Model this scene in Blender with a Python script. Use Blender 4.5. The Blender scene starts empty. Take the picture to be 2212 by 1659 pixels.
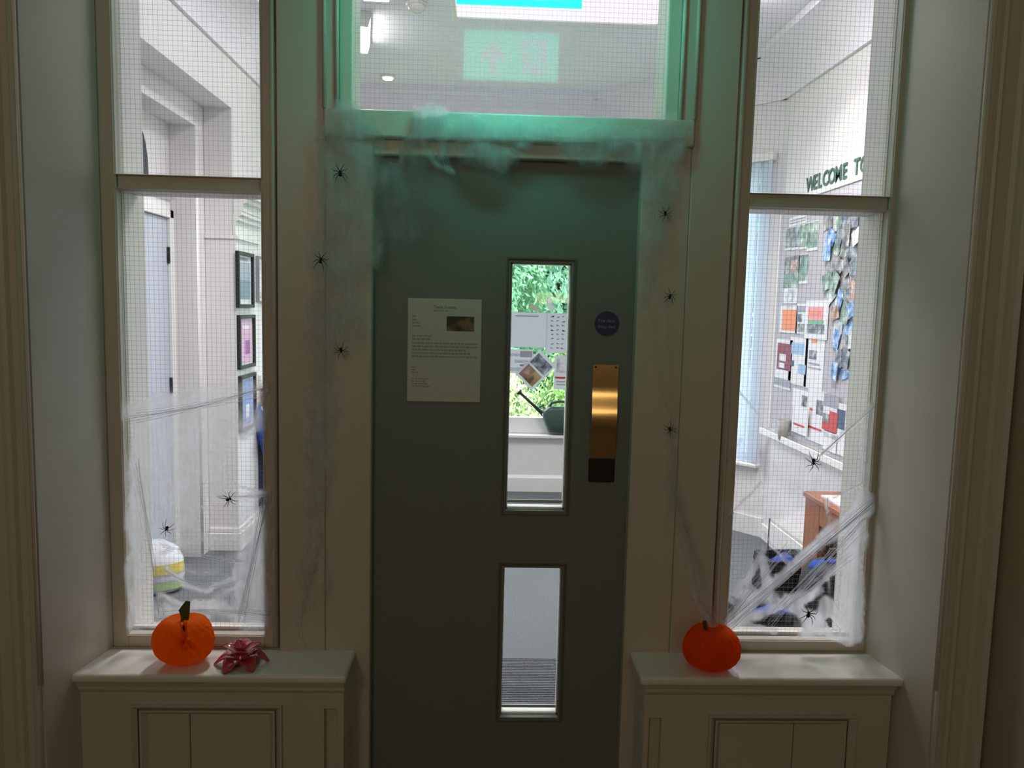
import bpy, bmesh, math, random
from mathutils import Vector, Matrix, noise
import numpy as np
random.seed(7)
SC = bpy.context.scene
COL = SC.collection
PI = math.pi

# ------------------------------------------------------------------ camera
F, CX, CY = 1661.0, 1106.0, 829.5
EYE = np.array([0.0, -2.215, 1.54])
yaw, pit, rol = math.radians(-2.17384), math.radians(5.71999), math.radians(1.36115)
_f = np.array([-math.sin(yaw)*math.cos(pit), math.cos(yaw)*math.cos(pit), -math.sin(pit)])
_rt = np.array([math.cos(yaw), math.sin(yaw), 0.0])
_up = np.cross(_rt, _f)
_r = math.cos(rol)*_rt + math.sin(rol)*_up
_u = -math.sin(rol)*_rt + math.cos(rol)*_up
cd = bpy.data.cameras.new('camera')
cd.sensor_width = 36.0
cd.lens = F*36.0/2212.0
cd.clip_start = 0.05
cam = bpy.data.objects.new('camera', cd)
COL.objects.link(cam)
m = Matrix(((_r[0], _u[0], -_f[0], EYE[0]), (_r[1], _u[1], -_f[1], EYE[1]), (_r[2], _u[2], -_f[2], EYE[2]), (0, 0, 0, 1)))
cam.matrix_world = m
SC.camera = cam

# ------------------------------------------------------------------ world, exposure
SC.view_settings.view_transform = 'Standard'
SC.view_settings.look = 'None'
SC.view_settings.exposure = 0.0
SC.view_settings.gamma = 1.0
SC.view_settings.use_curve_mapping = False
SC.cycles.transparent_max_bounces = 32
SC.cycles.max_bounces = 10
SC.cycles.sample_clamp_indirect = 4.0
W = bpy.data.worlds.new('overcast_sky')
SC.world = W
W.use_nodes = True
W.node_tree.nodes['Background'].inputs[0].default_value = (0.80, 0.90, 1.0, 1)
W.node_tree.nodes['Background'].inputs[1].default_value = 10.0
SKY = 1.9
K_SIGN = 18.0        # exit sign face
K_PANEL = 1.0      # ceiling light panel in the lobby
K_TUBE = 15.0       # surface luminaires in the lobby, seen and added
K_DOWN = 10.0
P_HALL = 20.0
P_LOBBY_FILL = 29.0      # downward fill from each added near tube fitting       # dim warm lamp added in the hall behind the camera


# ------------------------------------------------------------------ helpers
def U(px, py, X=None, Y=None, Z=None):
    """point of the photograph's ray on a real plane X=, Y= or Z="""
    d = _f + _r*(px-CX)/F - _u*(py-CY)/F
    for i, v in enumerate((X, Y, Z)):
        if v is not None:
            return Vector(EYE + d*(v-EYE[i])/d[i])


class MB:
    def __init__(s): s.v = []; s.f = []; s.sm = []
    def add(s, vs, fs, smooth=False):
        n = len(s.v); s.v += [tuple(p) for p in vs]
        for f in fs: s.f.append(tuple(n+i for i in f)); s.sm.append(smooth)
    def box(s, x0, x1, y0, y1, z0, z1):
        vs = [(x, y, z) for z in (z0, z1) for y in (y0, y1) for x in (x0, x1)]
        s.add(vs, [(0, 2, 3, 1), (4, 5, 7, 6), (0, 1, 5, 4), (2, 6, 7, 3), (0, 4, 6, 2), (1, 3, 7, 5)])
        return s
    def obox(s, M, sx, sy, sz):
        vs = [M @ Vector((x, y, z)) for z in (-sz/2, sz/2) for y in (-sy/2, sy/2) for x in (-sx/2, sx/2)]
        s.add(vs, [(0, 2, 3, 1), (4, 5, 7, 6), (0, 1, 5, 4), (2, 6, 7, 3), (0, 4, 6, 2), (1, 3, 7, 5)])
        return s
    def prism(s, poly, axis, a, b, smooth=False):
        """poly: list of 2-D points in the two other axes, extruded along axis from a to b"""
        n = len(poly)
        def P(p, t):
            return {'x': (t, p[0], p[1]), 'y': (p[0], t, p[1]), 'z': (p[0], p[1], t)}[axis]
        vs = [P(p, a) for p in poly] + [P(p, b) for p in poly]
        k = len(s.v)
        s.add(vs, [(i, (i+1) % n, n+(i+1) % n, n+i) for i in range(n)], smooth)
        s.add([vs[i] for i in range(n)], [tuple(range(n))]); s.add([vs[n+i] for i in range(n)], [tuple(reversed(range(n)))])
        return s
    def tube(s, pts, rad, n=6, smooth=True):
        pts = [Vector(p) for p in pts]
        rings = []
        for i, p in enumerate(pts):
            t = (pts[min(i+1, len(pts)-1)] - pts[max(i-1, 0)]).normalized()
            a = t.orthogonal().normalized() if not rings else (rings[-1][1] - t*rings[-1][1].dot(t)).normalized()
            b = t.cross(a)
            r = rad[i] if hasattr(rad, '__len__') else rad
            rings.append(([p + (a*math.cos(2*PI*k/n) + b*math.sin(2*PI*k/n))*r for k in range(n)], a))
        vs = [q for r_, _ in rings for q in r_]
        fs = []
        for i in range(len(pts)-1):
            for k in range(n):
                fs.append((i*n+k, i*n+(k+1) % n, (i+1)*n+(k+1) % n, (i+1)*n+k))
        fs.append(tuple(reversed(range(n)))); fs.append(tuple((len(pts)-1)*n+k for k in range(n)))
        s.add(vs, fs, smooth)
        return s
    def lathe(s, prof, c, n=24, smooth=True, sx=1, sy=1):
        vs = []
        for r, z in prof:
            for k in range(n):
                a = 2*PI*k/n
                vs.append((c[0]+r*math.cos(a)*sx, c[1]+r*math.sin(a)*sy, c[2]+z))
        fs = []
        for i in range(len(prof)-1):
            for k in range(n):
                fs.append((i*n+k, i*n+(k+1) % n, (i+1)*n+(k+1) % n, (i+1)*n+k))
        fs.append(tuple(reversed(range(n)))); fs.append(tuple((len(prof)-1)*n+k for k in range(n)))
        s.add(vs, fs, smooth)
        return s
    def build(s, name, mat, parent=None, bevel=0, seg=1, fix=True):
        me = bpy.data.meshes.new(name)
        me.from_pydata(s.v, [], s.f)
        me.polygons.foreach_set('use_smooth', s.sm)
        if fix:
            bm = bmesh.new(); bm.from_mesh(me)
            bmesh.ops.recalc_face_normals(bm, faces=bm.faces)
            bm.to_mesh(me); bm.free()
        me.update()
        if mat: me.materials.append(mat)
        o = bpy.data.objects.new(name, me)
        COL.objects.link(o)
        if parent:
            o.parent = parent
            o.matrix_parent_inverse = Matrix.Translation(-Vector(parent.location)) if parent.type == 'EMPTY' or True else Matrix()
        if bevel:
            b = o.modifiers.new('bevel', 'BEVEL'); b.width = bevel; b.segments = seg; b.limit_method = 'ANGLE'
        return o


def empty(name, loc=(0, 0, 0)):
    o = bpy.data.objects.new(name, None); o.location = loc; o.empty_display_size = .05
    COL.objects.link(o); return o


def tag(o, label, cat, group=None):
    o['label'] = label; o['category'] = cat
    if group: o['group'] = group
    return o


def struct(o, label=None):
    o['kind'] = 'structure'
    if label: o['label'] = label
    return o


def stuff(o):
    o['kind'] = 'stuff'; return o


def text(body, size, mat, M, parent, name='lettering', depth=.0006, align='LEFT', xs=1.0):
    cu = bpy.data.curves.new(name, 'FONT'); cu.body = body; cu.size = size; cu.extrude = depth
    cu.align_x = align; cu.resolution_u = 3
    cu.materials.append(mat)
    tmp = bpy.data.objects.new(name, cu); COL.objects.link(tmp)
    if name == 'letter': cu.offset = .002
    me = bpy.data.meshes.new_from_object(tmp.evaluated_get(bpy.context.evaluated_depsgraph_get())); me.name = name
    bpy.data.objects.remove(tmp)
    o = bpy.data.objects.new(name, me); COL.objects.link(o)
    o.matrix_world = M @ Matrix.Diagonal((xs, 1, 1, 1))
    if parent:
        o.parent = parent; o.matrix_parent_inverse = Matrix.Translation(-Vector(parent.location))
    return o


# ------------------------------------------------------------------ materials
def nt(name):
    m_ = bpy.data.materials.new(name); m_.use_nodes = True
    n = m_.node_tree; return m_, n, n.nodes['Principled BSDF']


def mat(name, col, rough=.6, metal=0, bump=0, bscale=60, var=0, vscale=6, spec=.5, coat=0, sheen=0, emit=None, estr=0, trans=0):
    m_, n, p = nt(name)
    p.inputs['Base Color'].default_value = (*col, 1)
    p.inputs['Roughness'].default_value = rough
    p.inputs['Metallic'].default_value = metal
    p.inputs['Specular IOR Level'].default_value = spec
    p.inputs['Coat Weight'].default_value = coat
    p.inputs['Sheen Weight'].default_value = sheen
    if emit:
        p.inputs['Emission Color'].default_value = (*emit, 1); p.inputs['Emission Strength'].default_value = estr
    tc = n.nodes.new('ShaderNodeTexCoord')
    if var:
        t = n.nodes.new('ShaderNodeTexNoise'); t.inputs['Scale'].default_value = vscale; t.inputs['Detail'].default_value = 4
        n.links.new(tc.outputs['Object'], t.inputs['Vector'])
        r = n.nodes.new('ShaderNodeMapRange'); r.inputs[3].default_value = 1-var; r.inputs[4].default_value = 1+var
        n.links.new(t.outputs['Fac'], r.inputs[0])
        mx = n.nodes.new('ShaderNodeVectorMath'); mx.operation = 'SCALE'; mx.inputs[0].default_value = col
        n.links.new(r.outputs[0], mx.inputs['Scale']); n.links.new(mx.outputs[0], p.inputs['Base Color'])
    if bump:
        t = n.nodes.new('ShaderNodeTexNoise'); t.inputs['Scale'].default_value = bscale; t.inputs['Detail'].default_value = 3
        n.links.new(tc.outputs['Object'], t.inputs['Vector'])
        b = n.nodes.new('ShaderNodeBump'); b.inputs['Strength'].default_value = bump; b.inputs['Distance'].default_value = .002
        n.links.new(t.outputs['Fac'], b.inputs['Height']); n.links.new(b.outputs[0], p.inputs['Normal'])
    return m_


def emit_mat(name, col, s):
    m_, n, p = nt(name)
    p.inputs['Base Color'].default_value = (.02, .02, .02, 1)
    p.inputs['Emission Color'].default_value = (*col, 1); p.inputs['Emission Strength'].default_value = s
    return m_


def glass_mat(name, tint=(1, 1, 1), base=.0075):
    m_ = bpy.data.materials.new(name); m_.use_nodes = True; n = m_.node_tree; n.nodes.clear()
    o = n.nodes.new('ShaderNodeOutputMaterial'); mx = n.nodes.new('ShaderNodeMixShader')
    t = n.nodes.new('ShaderNodeBsdfTransparent'); t.inputs[0].default_value = (*tint, 1)
    g = n.nodes.new('ShaderNodeBsdfGlossy'); g.inputs['Roughness'].default_value = .0
    lw = n.nodes.new('ShaderNodeLayerWeight'); lw.inputs[0].default_value = .5
    pw = n.nodes.new('ShaderNodeMath'); pw.operation = 'POWER'; pw.inputs[1].default_value = 4
    ma = n.nodes.new('ShaderNodeMath'); ma.operation = 'MULTIPLY_ADD'; ma.inputs[1].default_value = .6; ma.inputs[2].default_value = base
    n.links.new(lw.outputs['Facing'], pw.inputs[0]); n.links.new(pw.outputs[0], ma.inputs[0])
    n.links.new(ma.outputs[0], mx.inputs[0]); n.links.new(t.outputs[0], mx.inputs[1]); n.links.new(g.outputs[0], mx.inputs[2])
    n.links.new(mx.outputs[0], o.inputs[0])
    return m_


def web_mat(name, col=(.85, .87, .93), gain=1.0):
    """cotton web: opacity from the mesh's own density attribute broken up by a fine fibre noise"""
    m_ = bpy.data.materials.new(name); m_.use_nodes = True; n = m_.node_tree; n.nodes.clear()
    o = n.nodes.new('ShaderNodeOutputMaterial'); mx = n.nodes.new('ShaderNodeMixShader')
    t = n.nodes.new('ShaderNodeBsdfTransparent')
    d = n.nodes.new('ShaderNodeBsdfDiffuse'); d.inputs[0].default_value = (*col, 1)
    tr = n.nodes.new('ShaderNodeBsdfTranslucent'); tr.inputs[0].default_value = (*col, 1)
    m2 = n.nodes.new('ShaderNodeMixShader'); m2.inputs[0].default_value = .72
    n.links.new(d.outputs[0], m2.inputs[1]); n.links.new(tr.outputs[0], m2.inputs[2])
    at = n.nodes.new('ShaderNodeAttribute'); at.attribute_name = 'cotton'
    uv = n.nodes.new('ShaderNodeTexCoord')
    mp = n.nodes.new('ShaderNodeMapping'); mp.inputs['Scale'].default_value = (1, 1, .28)
    n.links.new(uv.outputs['Object'], mp.inputs[0])
    no = n.nodes.new('ShaderNodeTexNoise'); no.inputs['Scale'].default_value = 55; no.inputs['Detail'].default_value = 6; no.inputs['Distortion'].default_value = 1.2
    n.links.new(mp.outputs[0], no.inputs['Vector'])
    mr = n.nodes.new('ShaderNodeMapRange'); mr.inputs[1].default_value = .3; mr.inputs[2].default_value = .7; mr.inputs[3].default_value = .92*gain; mr.inputs[4].default_value = 1.2*gain
    n.links.new(no.outputs['Fac'], mr.inputs[0])
    mu = n.nodes.new('ShaderNodeMath'); mu.operation = 'MULTIPLY'; mu.use_clamp = True
    n.links.new(at.outputs['Fac'], mu.inputs[0]); n.links.new(mr.outputs[0], mu.inputs[1])
    n.links.new(mu.outputs[0], mx.inputs[0]); n.links.new(t.outputs[0], mx.inputs[1]); n.links.new(m2.outputs[0], mx.inputs[2])
    n.links.new(mx.outputs[0], o.inputs[0])
    return m_


def photo_mat(name, cols, scale=30):
    """printed colour picture: blotches of a few inks"""
    m_, n, p = nt(name)
    p.inputs['Roughness'].default_value = .35
    tc = n.nodes.new('ShaderNodeTexCoord')
    no = n.nodes.new('ShaderNodeTexNoise'); no.inputs['Scale'].default_value = scale; no.inputs['Detail'].default_value = 2
    n.links.new(tc.outputs['Object'], no.inputs['Vector'])
    cr = n.nodes.new('ShaderNodeValToRGB'); cr.color_ramp.interpolation = 'EASE'
    e = cr.color_ramp.elements
    while len(e) > 1: e.remove(e[-1])
    for i, c in enumerate(cols):
        q = e[0] if i == 0 else e.new(.3+.4*i/(len(cols)-1))
        q.position = .3+.4*i/(len(cols)-1); q.color = (*c, 1)
    n.links.new(no.outputs['Fac'], cr.inputs[0]); n.links.new(cr.outputs[0], p.inputs['Base Color'])
    return m_


M_CREAM = mat('cream_gloss_paint', (.60, .565, .49), .38, bump=.12, bscale=25, var=.04, vscale=3)
M_SILL = mat('white_gloss_paint', (.78, .76, .71), .14, bump=.08, bscale=18)
M_HALL = mat('hall_wall_paint', (.42, .35, .25), .7, bump=.15, bscale=60)
M_LOBBY = mat('lobby_wall_paint', (.81, .78, .78), .65, bump=.08, bscale=50)
M_LOBBYW = mat('lobby_white_woodwork', (.84, .83, .81), .35)
M_CEIL = mat('lobby_ceiling_paint', (.85, .82, .88), .8)
M_DOOR = mat('dark_grey_door_paint', (.205, .222, .205), .55, bump=.1, bscale=80, var=.06, vscale=5, spec=.35)
M_BEAD = mat('dark_door_bead', (.12, .125, .105), .5)
M_STEEL = mat('pale_metal_bead', (.55, .55, .58), .35, metal=.6)
M_WIRE = mat('wire', (.30, .30, .31), .6)
M_GLASS = glass_mat('wired_glass', (.992, .985, .992))
M_PANE = glass_mat('clear_glass', (.98, .985, .98), .012)
M_CARPET = mat('grey_carpet', (.135, .145, .155), .95, bump=.6, bscale=500, var=.4, vscale=110)
M_MAT = mat('ribbed_mat', (.15, .16, .175), .95, bump=.8, bscale=260, var=.55, vscale=110)
M_PAPER = mat('white_paper', (.78, .78, .80), .7)
M_PAPERD = mat('notice_paper', (.62, .62, .58), .7)
M_INK = mat('black_ink', (.03, .03, .035), .6)
M_GREYINK = mat('grey_ink', (.22, .22, .24), .6)
M_FAINT = mat('faint_ink', (.38, .36, .35), .7)
M_BLACK = mat('black_plastic', (.006, .006, .007), .45)
M_FRAME = mat('black_frame', (.012, .012, .014), .3)
M_BRASS = mat('brushed_brass', (.74, .54, .28), .15, metal=1)
M_BLUE = mat('sign_blue', (.008, .03, .11), .4)
M_WHITEINK = mat('pale_ink', (.30, .34, .38), .6)
M_WEB = web_mat('cotton_web')
M_WEBF, _n, _p = nt('cotton_fibre'); _p.inputs['Base Color'].default_value = (.85, .86, .90, 1); _p.inputs['Roughness'].default_value = .9
_t = _n.nodes.new('ShaderNodeBsdfTranslucent'); _t.inputs[0].default_value = (.9, .9, .95, 1); _m = _n.nodes.new('ShaderNodeMixShader'); _m.inputs[0].default_value = .75
_n.links.new(_p.outputs[0], _m.inputs[1]); _n.links.new(_t.outputs[0], _m.inputs[2]); _n.links.new(_m.outputs[0], _n.nodes['Material Output'].inputs[0])
M_DGREEN = mat('lettering_green', (.05, .13, .10), .5)
M_BOARD = mat('board_felt', (.50, .48, .52), .9, bump=.3, bscale=400)

# ==================================================================== STRUCTURE
ZT = 2.72     # head of the glazing, above the picture
YF, YB = -.03, .15   # front and back of the glazed screen's members

# --- screen between hall and lobby: posts and head
s = MB()
s.box(-.575, -.445, -.045, YB, 0, 3.3)          # left post
s.box(.569, .690, -.045, YB, 0, 3.3)            # right post
s.build('wall_front', M_CREAM, bevel=.003)['kind'] = 'structure'
s = MB()
s.box(-1.075, -.575, YF, YB, ZT, 3.3); s.box(.69, 1.17, YF, YB, ZT, 3.3); s.box(-.445, .569, YF, YB, ZT, 3.3)
s.box(-1.075, -.575, YF, YB, 0, .53); s.box(.69, 1.17, YF, YB, 0, .53)
struct(s.build('wall_screen', M_CREAM))

# --- sidelights
def wire_mesh(x0, x1, z0, z1, parent, pitch=.0132, r=.0002):
    w = MB()
    n = int((x1-x0)/pitch)
    for i in range(n+1):
        x = x0 + (i+.35)*pitch
        if x < x1: w.box(x-r, x+r, .004-r, .004+r, z0, z1)
    n = int((z1-z0)/pitch)
    for i in range(n+1):
        z = z0 + (i+.5)*pitch
        if z < z1: w.box(x0, x1, .004-r, .004+r, z-r, z+r)
    return stuff(w.build('wire_mesh', M_WIRE, parent))


def bead_frame(x0, x1, z0, z1, w, ya, yb):
    """mitred glazing bead: sloping strip round an opening, proud at the outside"""
    b = MB()
    o = [(x0, z0), (x1, z0), (x1, z1), (x0, z1)]
    i = [(x0+w, z0+w), (x1-w, z0+w), (x1-w, z1-w), (x0+w, z1-w)]
    vs = [(p[0], ya, p[1]) for p in o] + [(p[0], ya+.0, p[1]) for p in [(o[k][0]*.7+i[k][0]*.3, o[k][1]*.7+i[k][1]*.3) for k in range(4)]] + [(p[0], yb, p[1]) for p in i] + [(p[0], yb, p[1]) for p in o]
    fs = []
    for r in range(4):
        for k in range(4):
            a, c = r*4+k, r*4+(k+1) % 4
            e, g = ((r+1) % 4)*4+(k+1) % 4, ((r+1) % 4)*4+k
            fs.append((a, c, e, g))
    b.add(vs, fs)
    return b


def sidelight(name, x0, x1, xo0, xo1, zb, zm0, zm1, label):
    """x0..x1 sight size of the glass, xo0..xo1 outer frame"""
    t = struct(empty(name, ((x0+x1)/2, 0, zb)), label)
    fr = MB()
    fr.box(xo0, x0, YF+.004, .02, .53, ZT); fr.box(x1, xo1, YF+.004, .02, .53, ZT)
    fr.box(x0, x1, YF+.004, .028, .53, zb); fr.box(x0, x1, YF+.004, .02, ZT-.03, ZT)
    fr.build('window_frame', M_CREAM, t, bevel=.002)
    fr = MB(); fr.box(xo0, x0, .0205, YB, .53, ZT); fr.box(x1, xo1, .0205, YB, .53, ZT); fr.box(x0, x1, .0205, YB, ZT-.03, ZT)
    fr.build('window_lining', M_LOBBYW, t, bevel=.002)
    fr = MB(); fr.box(x0, x1, .009, .02, zb+.002, zb+.010); fr.build('inner_bead', M_LOBBYW, t)
    fr = MB(); fr.box(x0, x1, YF+.01, YB-.04, zm0, zm1)
    fr.build('glazing_bar', M_CREAM, t, bevel=.006, seg=2)
    for a, b in ((zb, zm0), (zm1, ZT-.03)):
        bead_frame(x0-.005, x1+.005, a-.005, b+.005, .006, YF+.001, -.004).build('glazing_bead', M_CREAM, t)
        g = MB(); g.box(x0, x1, .001, .007, a, b); g.build('glass_pane', M_GLASS, t)
        wire_mesh(x0, x1, a, b, t)
    # raised moulding that runs up the outer edge
    return t


w1 = sidelight('window_1', -1.016, -.624, -1.075, -.575, .568, 1.835, 1.880, 'left sidelight of wired glass with one glazing bar')
w2 = sidelight('window_2', .744, 1.146, .690, 1.175, .565, 1.835, 1.880, 'right sidelight of wired glass with one glazing bar')
for w_, xs in ((w1, (-.588,)), (w2, (.703,))):
    for x in xs:
        q = MB(); q.tube([(x, YF-.004, .54), (x, YF-.004, ZT)], .009, 8); q.build('moulding', M_CREAM, w_)

# --- transom light over the door
t = struct(empty('window_3', (.06, 0, 2.063)), 'wired glass transom light above the door')
q = MB(); q.box(-.445, -.411, YF-.02, YB, 2.04, ZT); q.box(.530, .569, YF-.02, YB, 2.04, ZT); q.box(-.411, .53, YF-.02, YB, ZT-.03, ZT)
q.build('window_frame', M_CREAM, t, bevel=.004, seg=2)
q = MB(); q.box(-.411, -.374, -.022, YB-.03, 2.04, ZT-.03); q.box(.4915, .530, -.022, YB-.03, 2.04, ZT-.03)
q.build('inner_frame', M_CREAM, t, bevel=.004, seg=2)
for x in (-.4445, -.4115, .5305, .5685):
    q = MB(); q.tube([(x, -.05, 2.065), (x, -.05, ZT)], .006, 8); q.build('moulding', M_CREAM, t)
q = MB(); q.box(-.374, .4915, .001, .007, 2.063, ZT-.03); q.build('glass_pane', M_GLASS, t)
wire_mesh(-.374, .4915, 2.063, ZT-.03, t)
q = MB(); q.box(-.445, .569, -.058, YB, 1.992, 2.063); q.build('rail', M_CREAM, t, bevel=.004, seg=2)

# --- door frame (jambs with stop) and head
q = MB()
q.box(-.445, -.316, -.040, .06, 0, 1.992); q.box(.432, .569, -.040, .06, 0, 1.992)
q.box(-.316, .432, -.030, .06, 1.950, 1.992)
struct(q.build('trim_1', M_CREAM, bevel=.003))
q = MB()
q.box(-.445, -.33, .06, YB, 0, 1.992); q.box(.445, .569, .06, YB, 0, 1.992); q.box(-.33, .445, .06, YB, 1.96, 1.992)
struct(q.build('trim_2', M_LOBBYW))

# --- door
dr = struct(empty('door_1', (.058, 0, 0)), 'dark grey fire door with two narrow vision panels')
dx0, dx1 = -.315, .4315
v = (.0745, .2475, .944, 1.667); w = (.072, .246, .3034, .770)
q = MB(); Yd0, Yd1 = .0, .044
q.box(dx0, .072, Yd0, Yd1, .004, 1.949); q.box(.2475, dx1, Yd0, Yd1, .004, 1.949)
q.box(.072, .2475, Yd0, Yd1, 1.667, 1.949); q.box(.072, .2475, Yd0, Yd1, .770, .944); q.box(.072, .2475, Yd0, Yd1, .004, .3034)
q.build('door_leaf', M_DOOR, dr)
for (a, b, c, d) in (v, w):
    bead_frame(a-.014, b+.014, c-.014, d+.014, .015, -.003, .006).build('glazing_bead', M_BEAD, dr)
    g = MB(); g.box(a, b, .010, .016, c, d); g.build('glass_pane', M_PANE, dr)
    q = MB(); q.box(a, a+.004, .018, .048, c, d); q.box(b-.004, b, .018, .048, c, d); q.box(a, b, .018, .050, c, c+.006); q.box(a, b, .018, .048, d-.004, d)
    q.build('pane_lining', M_LOBBYW, dr)
    q = MB(); q.box(a, b, .026, .032, c+.017, c+.026); q.build('retaining_strip', M_STEEL, dr)
# brass pull: top flange, bowed sheet, lower flange
hx0, hx1 = (U(1281, 800, Y=-.004).x, U(1336, 800, Y=-.004).x)
hz1 = U(1308, 788, Y=-.003).z; hz0 = U(1304, 1041, Y=-.003).z
H = hz1-hz0
prof = []
for i in range(41):
    tt = i/40
    z = hz1 - H*tt*.80
    d = 0 if tt < .22 else 0
    if tt > .22: d = .009*(1-math.cos(min(1, (tt-.22)/.78)*2*PI))/2
    prof.append((-.004-d, z))
back = [(y+.002, z) for y, z in prof]
q = MB()
for i in range(40):
    a, b = prof[i], prof[i+1]; c, d = back[i+1], back[i]
    q.add([(hx0, a[0], a[1]), (hx1, a[0], a[1]), (hx1, b[0], b[1]), (hx0, b[0], b[1])], [(0, 1, 2, 3)], True)
    q.add([(hx0, d[0], d[1]), (hx1, d[0], d[1]), (hx1, c[0], c[1]), (hx0, c[0], c[1])], [(3, 2, 1, 0)], True)
    for x in (hx0, hx1):
        q.add([(x, a[0], a[1]), (x, b[0], b[1]), (x, c[0], c[1]), (x, d[0], d[1])], [(0, 1, 2, 3)])
ho = q.build('handle', M_BRASS, dr, fix=True); ho['label'] = 'brass bowed pull plate'
bm = bmesh.new(); bm.from_mesh(ho.data); bmesh.ops.remove_doubles(bm, verts=bm.verts, dist=1e-5); bmesh.ops.recalc_face_normals(bm, faces=bm.faces)
for e_ in bm.edges:
    if len(e_.link_faces) == 2 and e_.calc_face_angle(0) > .6: e_.smooth = False
bm.to_mesh(ho.data); bm.free()
q = MB(); q.box(hx0-.003, hx1-.001, -.008, -.0003, hz0, hz1-H*.795)  # black colour stands for the dark hall mirrored in the lower flange
lo = q.build('dark_reflection_flange', M_BLACK, dr, bevel=.003, seg=2); lo['label'] = 'lower flange of the pull, coloured black as its dark reflection'
for x in (hx0+.008, hx1-.008):
    q = MB(); q.tube([(x, -.0022, hz1-.007), (x, -.0075, hz1-.007)], .0028, 10); q.build('screw', M_BLACK, dr)

# --- splayed reveals, hall front wall
q = MB()
q.prism([(-1.075, -.03), (-1.058, -.03), (-1.103, -.30), (-1.25, -.30), (-1.25, .15), (-1.075, .15)], 'z', 0, 3.3)
struct(q.build('wall_reveal_left', M_CREAM))
q = MB()
q.prism([(1.17, .15), (1.145+.02, -.03), (1.210, -.305), (1.45, -.305), (1.45, .15)], 'z', 0, 3.3)
struct(q.build('wall_reveal_right', M_CREAM))


def fluted(x0, x1, sgn, name):
    """moulded architrave: sgn=+1 profile starts at the opening and runs to +x"""
    pts = []
    W_ = x1-x0
    prof = [(0, -.30), (0, -.318), (.04, -.325), (.07, -.320), (.09, -.312), (.20, -.312), (.24, -.322), (.30, -.326), (.36, -.322), (.40, -.314),
            (.58, -.314), (.62, -.324), (.70, -.332), (.78, -.332), (.84, -.345), (.94, -.352), (1, -.345), (1, -.30)]
    poly = [(x0 + (a if sgn > 0 else 1-a)*W_, y) for a, y in prof]
    q = MB(); q.prism(poly, 'z', 0, 3.3)
    return struct(q.build(name, M_CREAM))


fluted(-1.265, -1.108, -1, 'trim_3')
fluted(1.214, 1.33, 1, 'trim_4')
for x, y, n in ((-1.106, -.312, 'trim_5'), (1.213, -.316, 'trim_6')):
    q = MB(); q.tube([(x, y, .56), (x, y, 3.3)], .0045, 8); struct(q.build(n, M_SILL))

# hall shell
q = MB(); q.box(-1.6, -1.5, -5, -.30, 0, 3.0); struct(q.build('wall_left', M_HALL))
q = MB(); q.box(1.335, 1.45, -5, -.30, 0, 3.0); struct(q.build('wall_right', M_HALL))
q = MB(); q.box(-1.5, -1.25, -.31, .15, 0, 3.3); struct(q.build('wall_return', M_HALL))
q = MB(); q.box(-1.6, 1.45, -5.1, -5, 0, 3.0); struct(q.build('wall_back', M_HALL))
q = MB(); q.box(-1.6, 1.45, -5.1, .15, 3.0, 3.3)
struct(q.build('ceiling_hall', mat('hall_ceiling', (.55, .52, .46), .8)))
q = MB(); q.box(-1.6, 1.45, -5.1, .15, -.1, 0)
struct(q.build('floor_hall', mat('hall_floor', (.14, .09, .05), .5, var=.2)))

# --- sill boxes
def sill_box(side):
    s_ = empty('window_bench', ((-.73 if side < 0 else .82), -.1, 0))
    if side < 0:
        a, b = -1.092, -.368; pans = [(-.938, -.548, -.796), (-.422, -.384, None)]; sx = (-1.112, -.357); top = .4215
        tag(s_, 'left panelled white window bench under the sidelight with the leaf-stemmed pumpkin', 'window bench')
    else:
        a, b = .472, 1.178; pans = [(.668, 1.067, .911), (.486, .522, None)]; sx = (.452, 1.196); top = .398
        tag(s_, 'right panelled window bench under the sidelight holding the lone round pumpkin', 'window bench')
    y0, y1 = -.170, -.031
    zt = .498
    c = MB(); zs = .08
    # carcass: frame members around the recessed panels
    segs = sorted([(p[0], p[1]) for p in pans]); xs = [a] + [v_ for p in segs for v_ in p] + [b]
    for i in range(0, len(xs), 2): c.box(xs[i], xs[i+1], y0, y1, 0, zt)
    for p in segs: c.box(p[0], p[1], y0, y1, top, zt); c.box(p[0], p[1], y0, y1, 0, zs)
    c.build('carcass', M_CREAM, s_)
    for (p0, p1, j) in pans:
        if j:
            for (c0, c1) in ((p0, j-.0012), (j+.0012, p1)):
                k = MB(); k.box(c0, c1, y0+.020, y0+.030, zs, top); k.build('panel_board', M_CREAM, s_, bevel=.0015)
            k = MB(); k.box(p0, p1, y0+.0315, y0+.034, zs, top); k.build('panel_back', M_CREAM, s_)
            bead_frame(p0-.012, p1+.012, zs-.012, top+.012, .018, y0-.010, y0+.004).build('panel_moulding', M_CREAM, s_)
            bead_frame(p0+.010, p1-.010, zs+.010, top-.010, .018, y0+.004, y0+.020).build('panel_moulding', M_CREAM, s_)
        else:
            k = MB(); k.box(p0, p1, y0+.020, y0+.030, zs, top); k.build('panel_board', M_CREAM, s_)
    k = MB(); k.box(sx[0], sx[1], -.200, -.031, .505, .530); k.build('sill_board', M_SILL, s_, bevel=.010, seg=4)
    k = MB(); k.prism([(-.1695, .466), (-.1695, .505), (-.190, .505), (-.186, .493), (-.178, .488), (-.178, .478), (-.174, .470)], 'x', a-.003, b+.003)
    k.build('cove_moulding', M_CREAM, s_)
    return s_


sill_box(-1); sill_box(1)

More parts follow.
